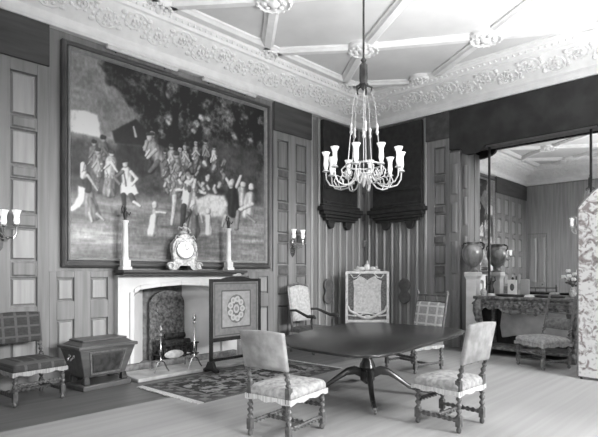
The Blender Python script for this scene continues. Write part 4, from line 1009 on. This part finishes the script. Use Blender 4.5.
m = MB(); m.lathe([(.05,.04),(.055,.12),(.035,.19),(.045,.24),(.04,.27),(.018,.29)], n=12); m.ell((0,0,.315),(.026,.026,.032)); m.tube([(0,.04,.26),(-.03,.07,.2),(-.05,.03,.17)], .013); m.tube([(0,-.04,.26),(0,-.08,.29),(-.01,-.07,.36)], .013); m.build('figure', 'bronze', FG)
BX = tag(MB().lathe([(.05,0),(.06,.03),(.062,.08),(.05,.10),(.055,.105),(.03,.13),(.01,.14)], n=14).build('lidded_jar', 'porcelain'), 'small pale lidded jar at extreme left of console table', 'jar'); BX.location = (9.30, 4.08, TT)
FV = thing('flower_vase', 'vase of white flowers at right end of console table', 'vase', (9.42, 2.56, TT))
m = MB(); m.lathe([(.04,0),(.05,.02),(.06,.08),(.035,.16),(.045,.19),(.03,.185)], n=14); m.build('vase', 'porcelain', FV)
for k in range(9):
    a = k/9*2*PI; r = random.uniform(.05,.17); h = random.uniform(.28,.46); x, y = r*.7*math.cos(a), r*math.sin(a)
    m = MB(); m.tube([(0,0,.18),(x*.5,y*.5,.18+h*.35),(x,y,h)], .004, 5); m.ell((x*.6,y*.6,h*.75),(.02,.035,.02),6,4); st = m.build('stem', 'leafy', FV)
    m = MB()
    for q in range(5): b = q/5*2*PI; m.ell((x+.022*math.cos(b),y+.022*math.sin(b),h+.01),(.022,.022,.03),6,4)
    m.build('bloom', 'petal', st)

# folding screen at the right edge
FD = thing('folding_screen', 'tall pale tapestry folding screen with arched leaves at the right edge', 'folding screen', (7.97, 2.10, .0125))
def floral(name):
    m, nt, p = newmat(name); L = nt.links.new
    tc = nt.nodes.new('ShaderNodeTexCoord')
    n1 = nt.nodes.new('ShaderNodeTexNoise'); n1.inputs['Scale'].default_value = 9; n1.inputs['Detail'].default_value = 3; n1.inputs['Distortion'].default_value = 1.2
    v1 = nt.nodes.new('ShaderNodeTexVoronoi'); v1.inputs['Scale'].default_value = 17
    L(tc.outputs['Object'], n1.inputs['Vector']); L(n1.outputs['Color'], v1.inputs['Vector']) if False else L(tc.outputs['Object'], v1.inputs['Vector'])
    r1 = nt.nodes.new('ShaderNodeValToRGB'); e = r1.color_ramp.elements; e[0].position = .47; e[0].color = (.70,.70,.70,1); e[1].position = .60; e[1].color = (.27,.24,.24,1)
    r2 = nt.nodes.new('ShaderNodeValToRGB'); e = r2.color_ramp.elements; e[0].position = .18; e[0].color = (.55,.55,.55,1); e[1].position = .34; e[1].color = (1,1,1,1)
    L(n1.outputs['Fac'], r1.inputs['Fac']); L(v1.outputs['Distance'], r2.inputs['Fac'])
    mx = nt.nodes.new('ShaderNodeMix'); mx.data_type = 'RGBA'; mx.blend_type = 'MULTIPLY'; mx.inputs['Factor'].default_value = .8
    L(r1.outputs['Color'], mx.inputs['A']); L(r2.outputs['Color'], mx.inputs['B']); L(mx.outputs['Result'], p.inputs['Base Color'])
    p.inputs['Roughness'].default_value = .8
    return m
M['floral'] = floral('floral_tapestry')
pts2 = [(0,0), (-.06,-.72), (.30,-1.34), (.12,-2.02)]
for k in range(3):
    (xa, ya), (xb, yb_) = pts2[k], pts2[k+1]; d = Vector((xb-xa, yb_-ya, 0)); L_ = d.length; d.normalize(); nn = Vector((-d.y, d.x, 0))
    prof = [(.006,.03),(L_-.006,.03),(L_-.006,2.46)]+[(L_/2+(L_/2-.006)*q, 2.46+.30*(1-abs(q)**1.6)) for q in np.linspace(1,-1,15)[1:-1]]+[(.006,2.46)]
    m = MB(); m.prism(prof, lambda u, z, dd: (xa+d.x*u+nn.x*(dd-.012), ya+d.y*u+nn.y*(dd-.012), z), .024); lf = m.build('leaf', 'floral', FD, smooth=False)
    m = MB(); rim = [(p_[0], p_[1]) for p_ in prof]+[prof[0]]
    m.tube([(xa+d.x*u, ya+d.y*u, z) for u, z in rim], .017, 6); m.build('edging', 'gilt_dull', lf)
    m = MB()
    for u in (.05, L_-.05): m.box(xa+d.x*u-.015, xa+d.x*u+.015, ya+d.y*u-.015, ya+d.y*u+.015, 0, .03)
    m.build('foot', 'ebony', lf)

# ------------------------------------------------------------------ light: low daylight through the side windows, added fill at the rear
W = bpy.data.worlds.new('sky'); SC.world = W; W.use_nodes = True
bg = W.node_tree.nodes['Background']; bg.inputs['Color'].default_value = (.9,.9,.9,1); bg.inputs['Strength'].default_value = .6
def area(name, loc, aim, sx, sy, e, spread=PI):
    ld = bpy.data.lights.new(name, 'AREA'); ld.shape = 'RECTANGLE'; ld.size = sx; ld.size_y = sy; ld.energy = e; ld.spread = spread
    lo = bpy.data.objects.new(name, ld); COL.objects.link(lo); lo.location = loc
    lo.rotation_euler = Vector(aim).to_track_quat('-Z', 'Y').to_euler()
area('bright_sky', (5.0, -8.5, 4.55), (0, 1, -.08), 6.5, 2.0, 4200)
for a, b in WIN:                                # light thrown up from the ground outside
    area('ground_glow', ((a+b)/2, Y0-.10, 2.3), (0, .5, .87), b-a-.1, 2.6, 168, math.radians(95))
area('rear_fill', (X0-.12, 1.55, 2.2), (1, 0, -.1), 1.3, 2.6, 115)  # added fill lamp in the made-up rear window

vs = SC.view_settings
vs.view_transform = 'Standard'; vs.look = 'None'; vs.gamma = 1; vs.use_curve_mapping = False; vs.exposure = 0.0
SC.cycles.use_denoising = True
SC.cycles.max_bounces = 8; SC.cycles.diffuse_bounces = 5; SC.cycles.glossy_bounces = 4
SC.cycles.sample_clamp_indirect = 6
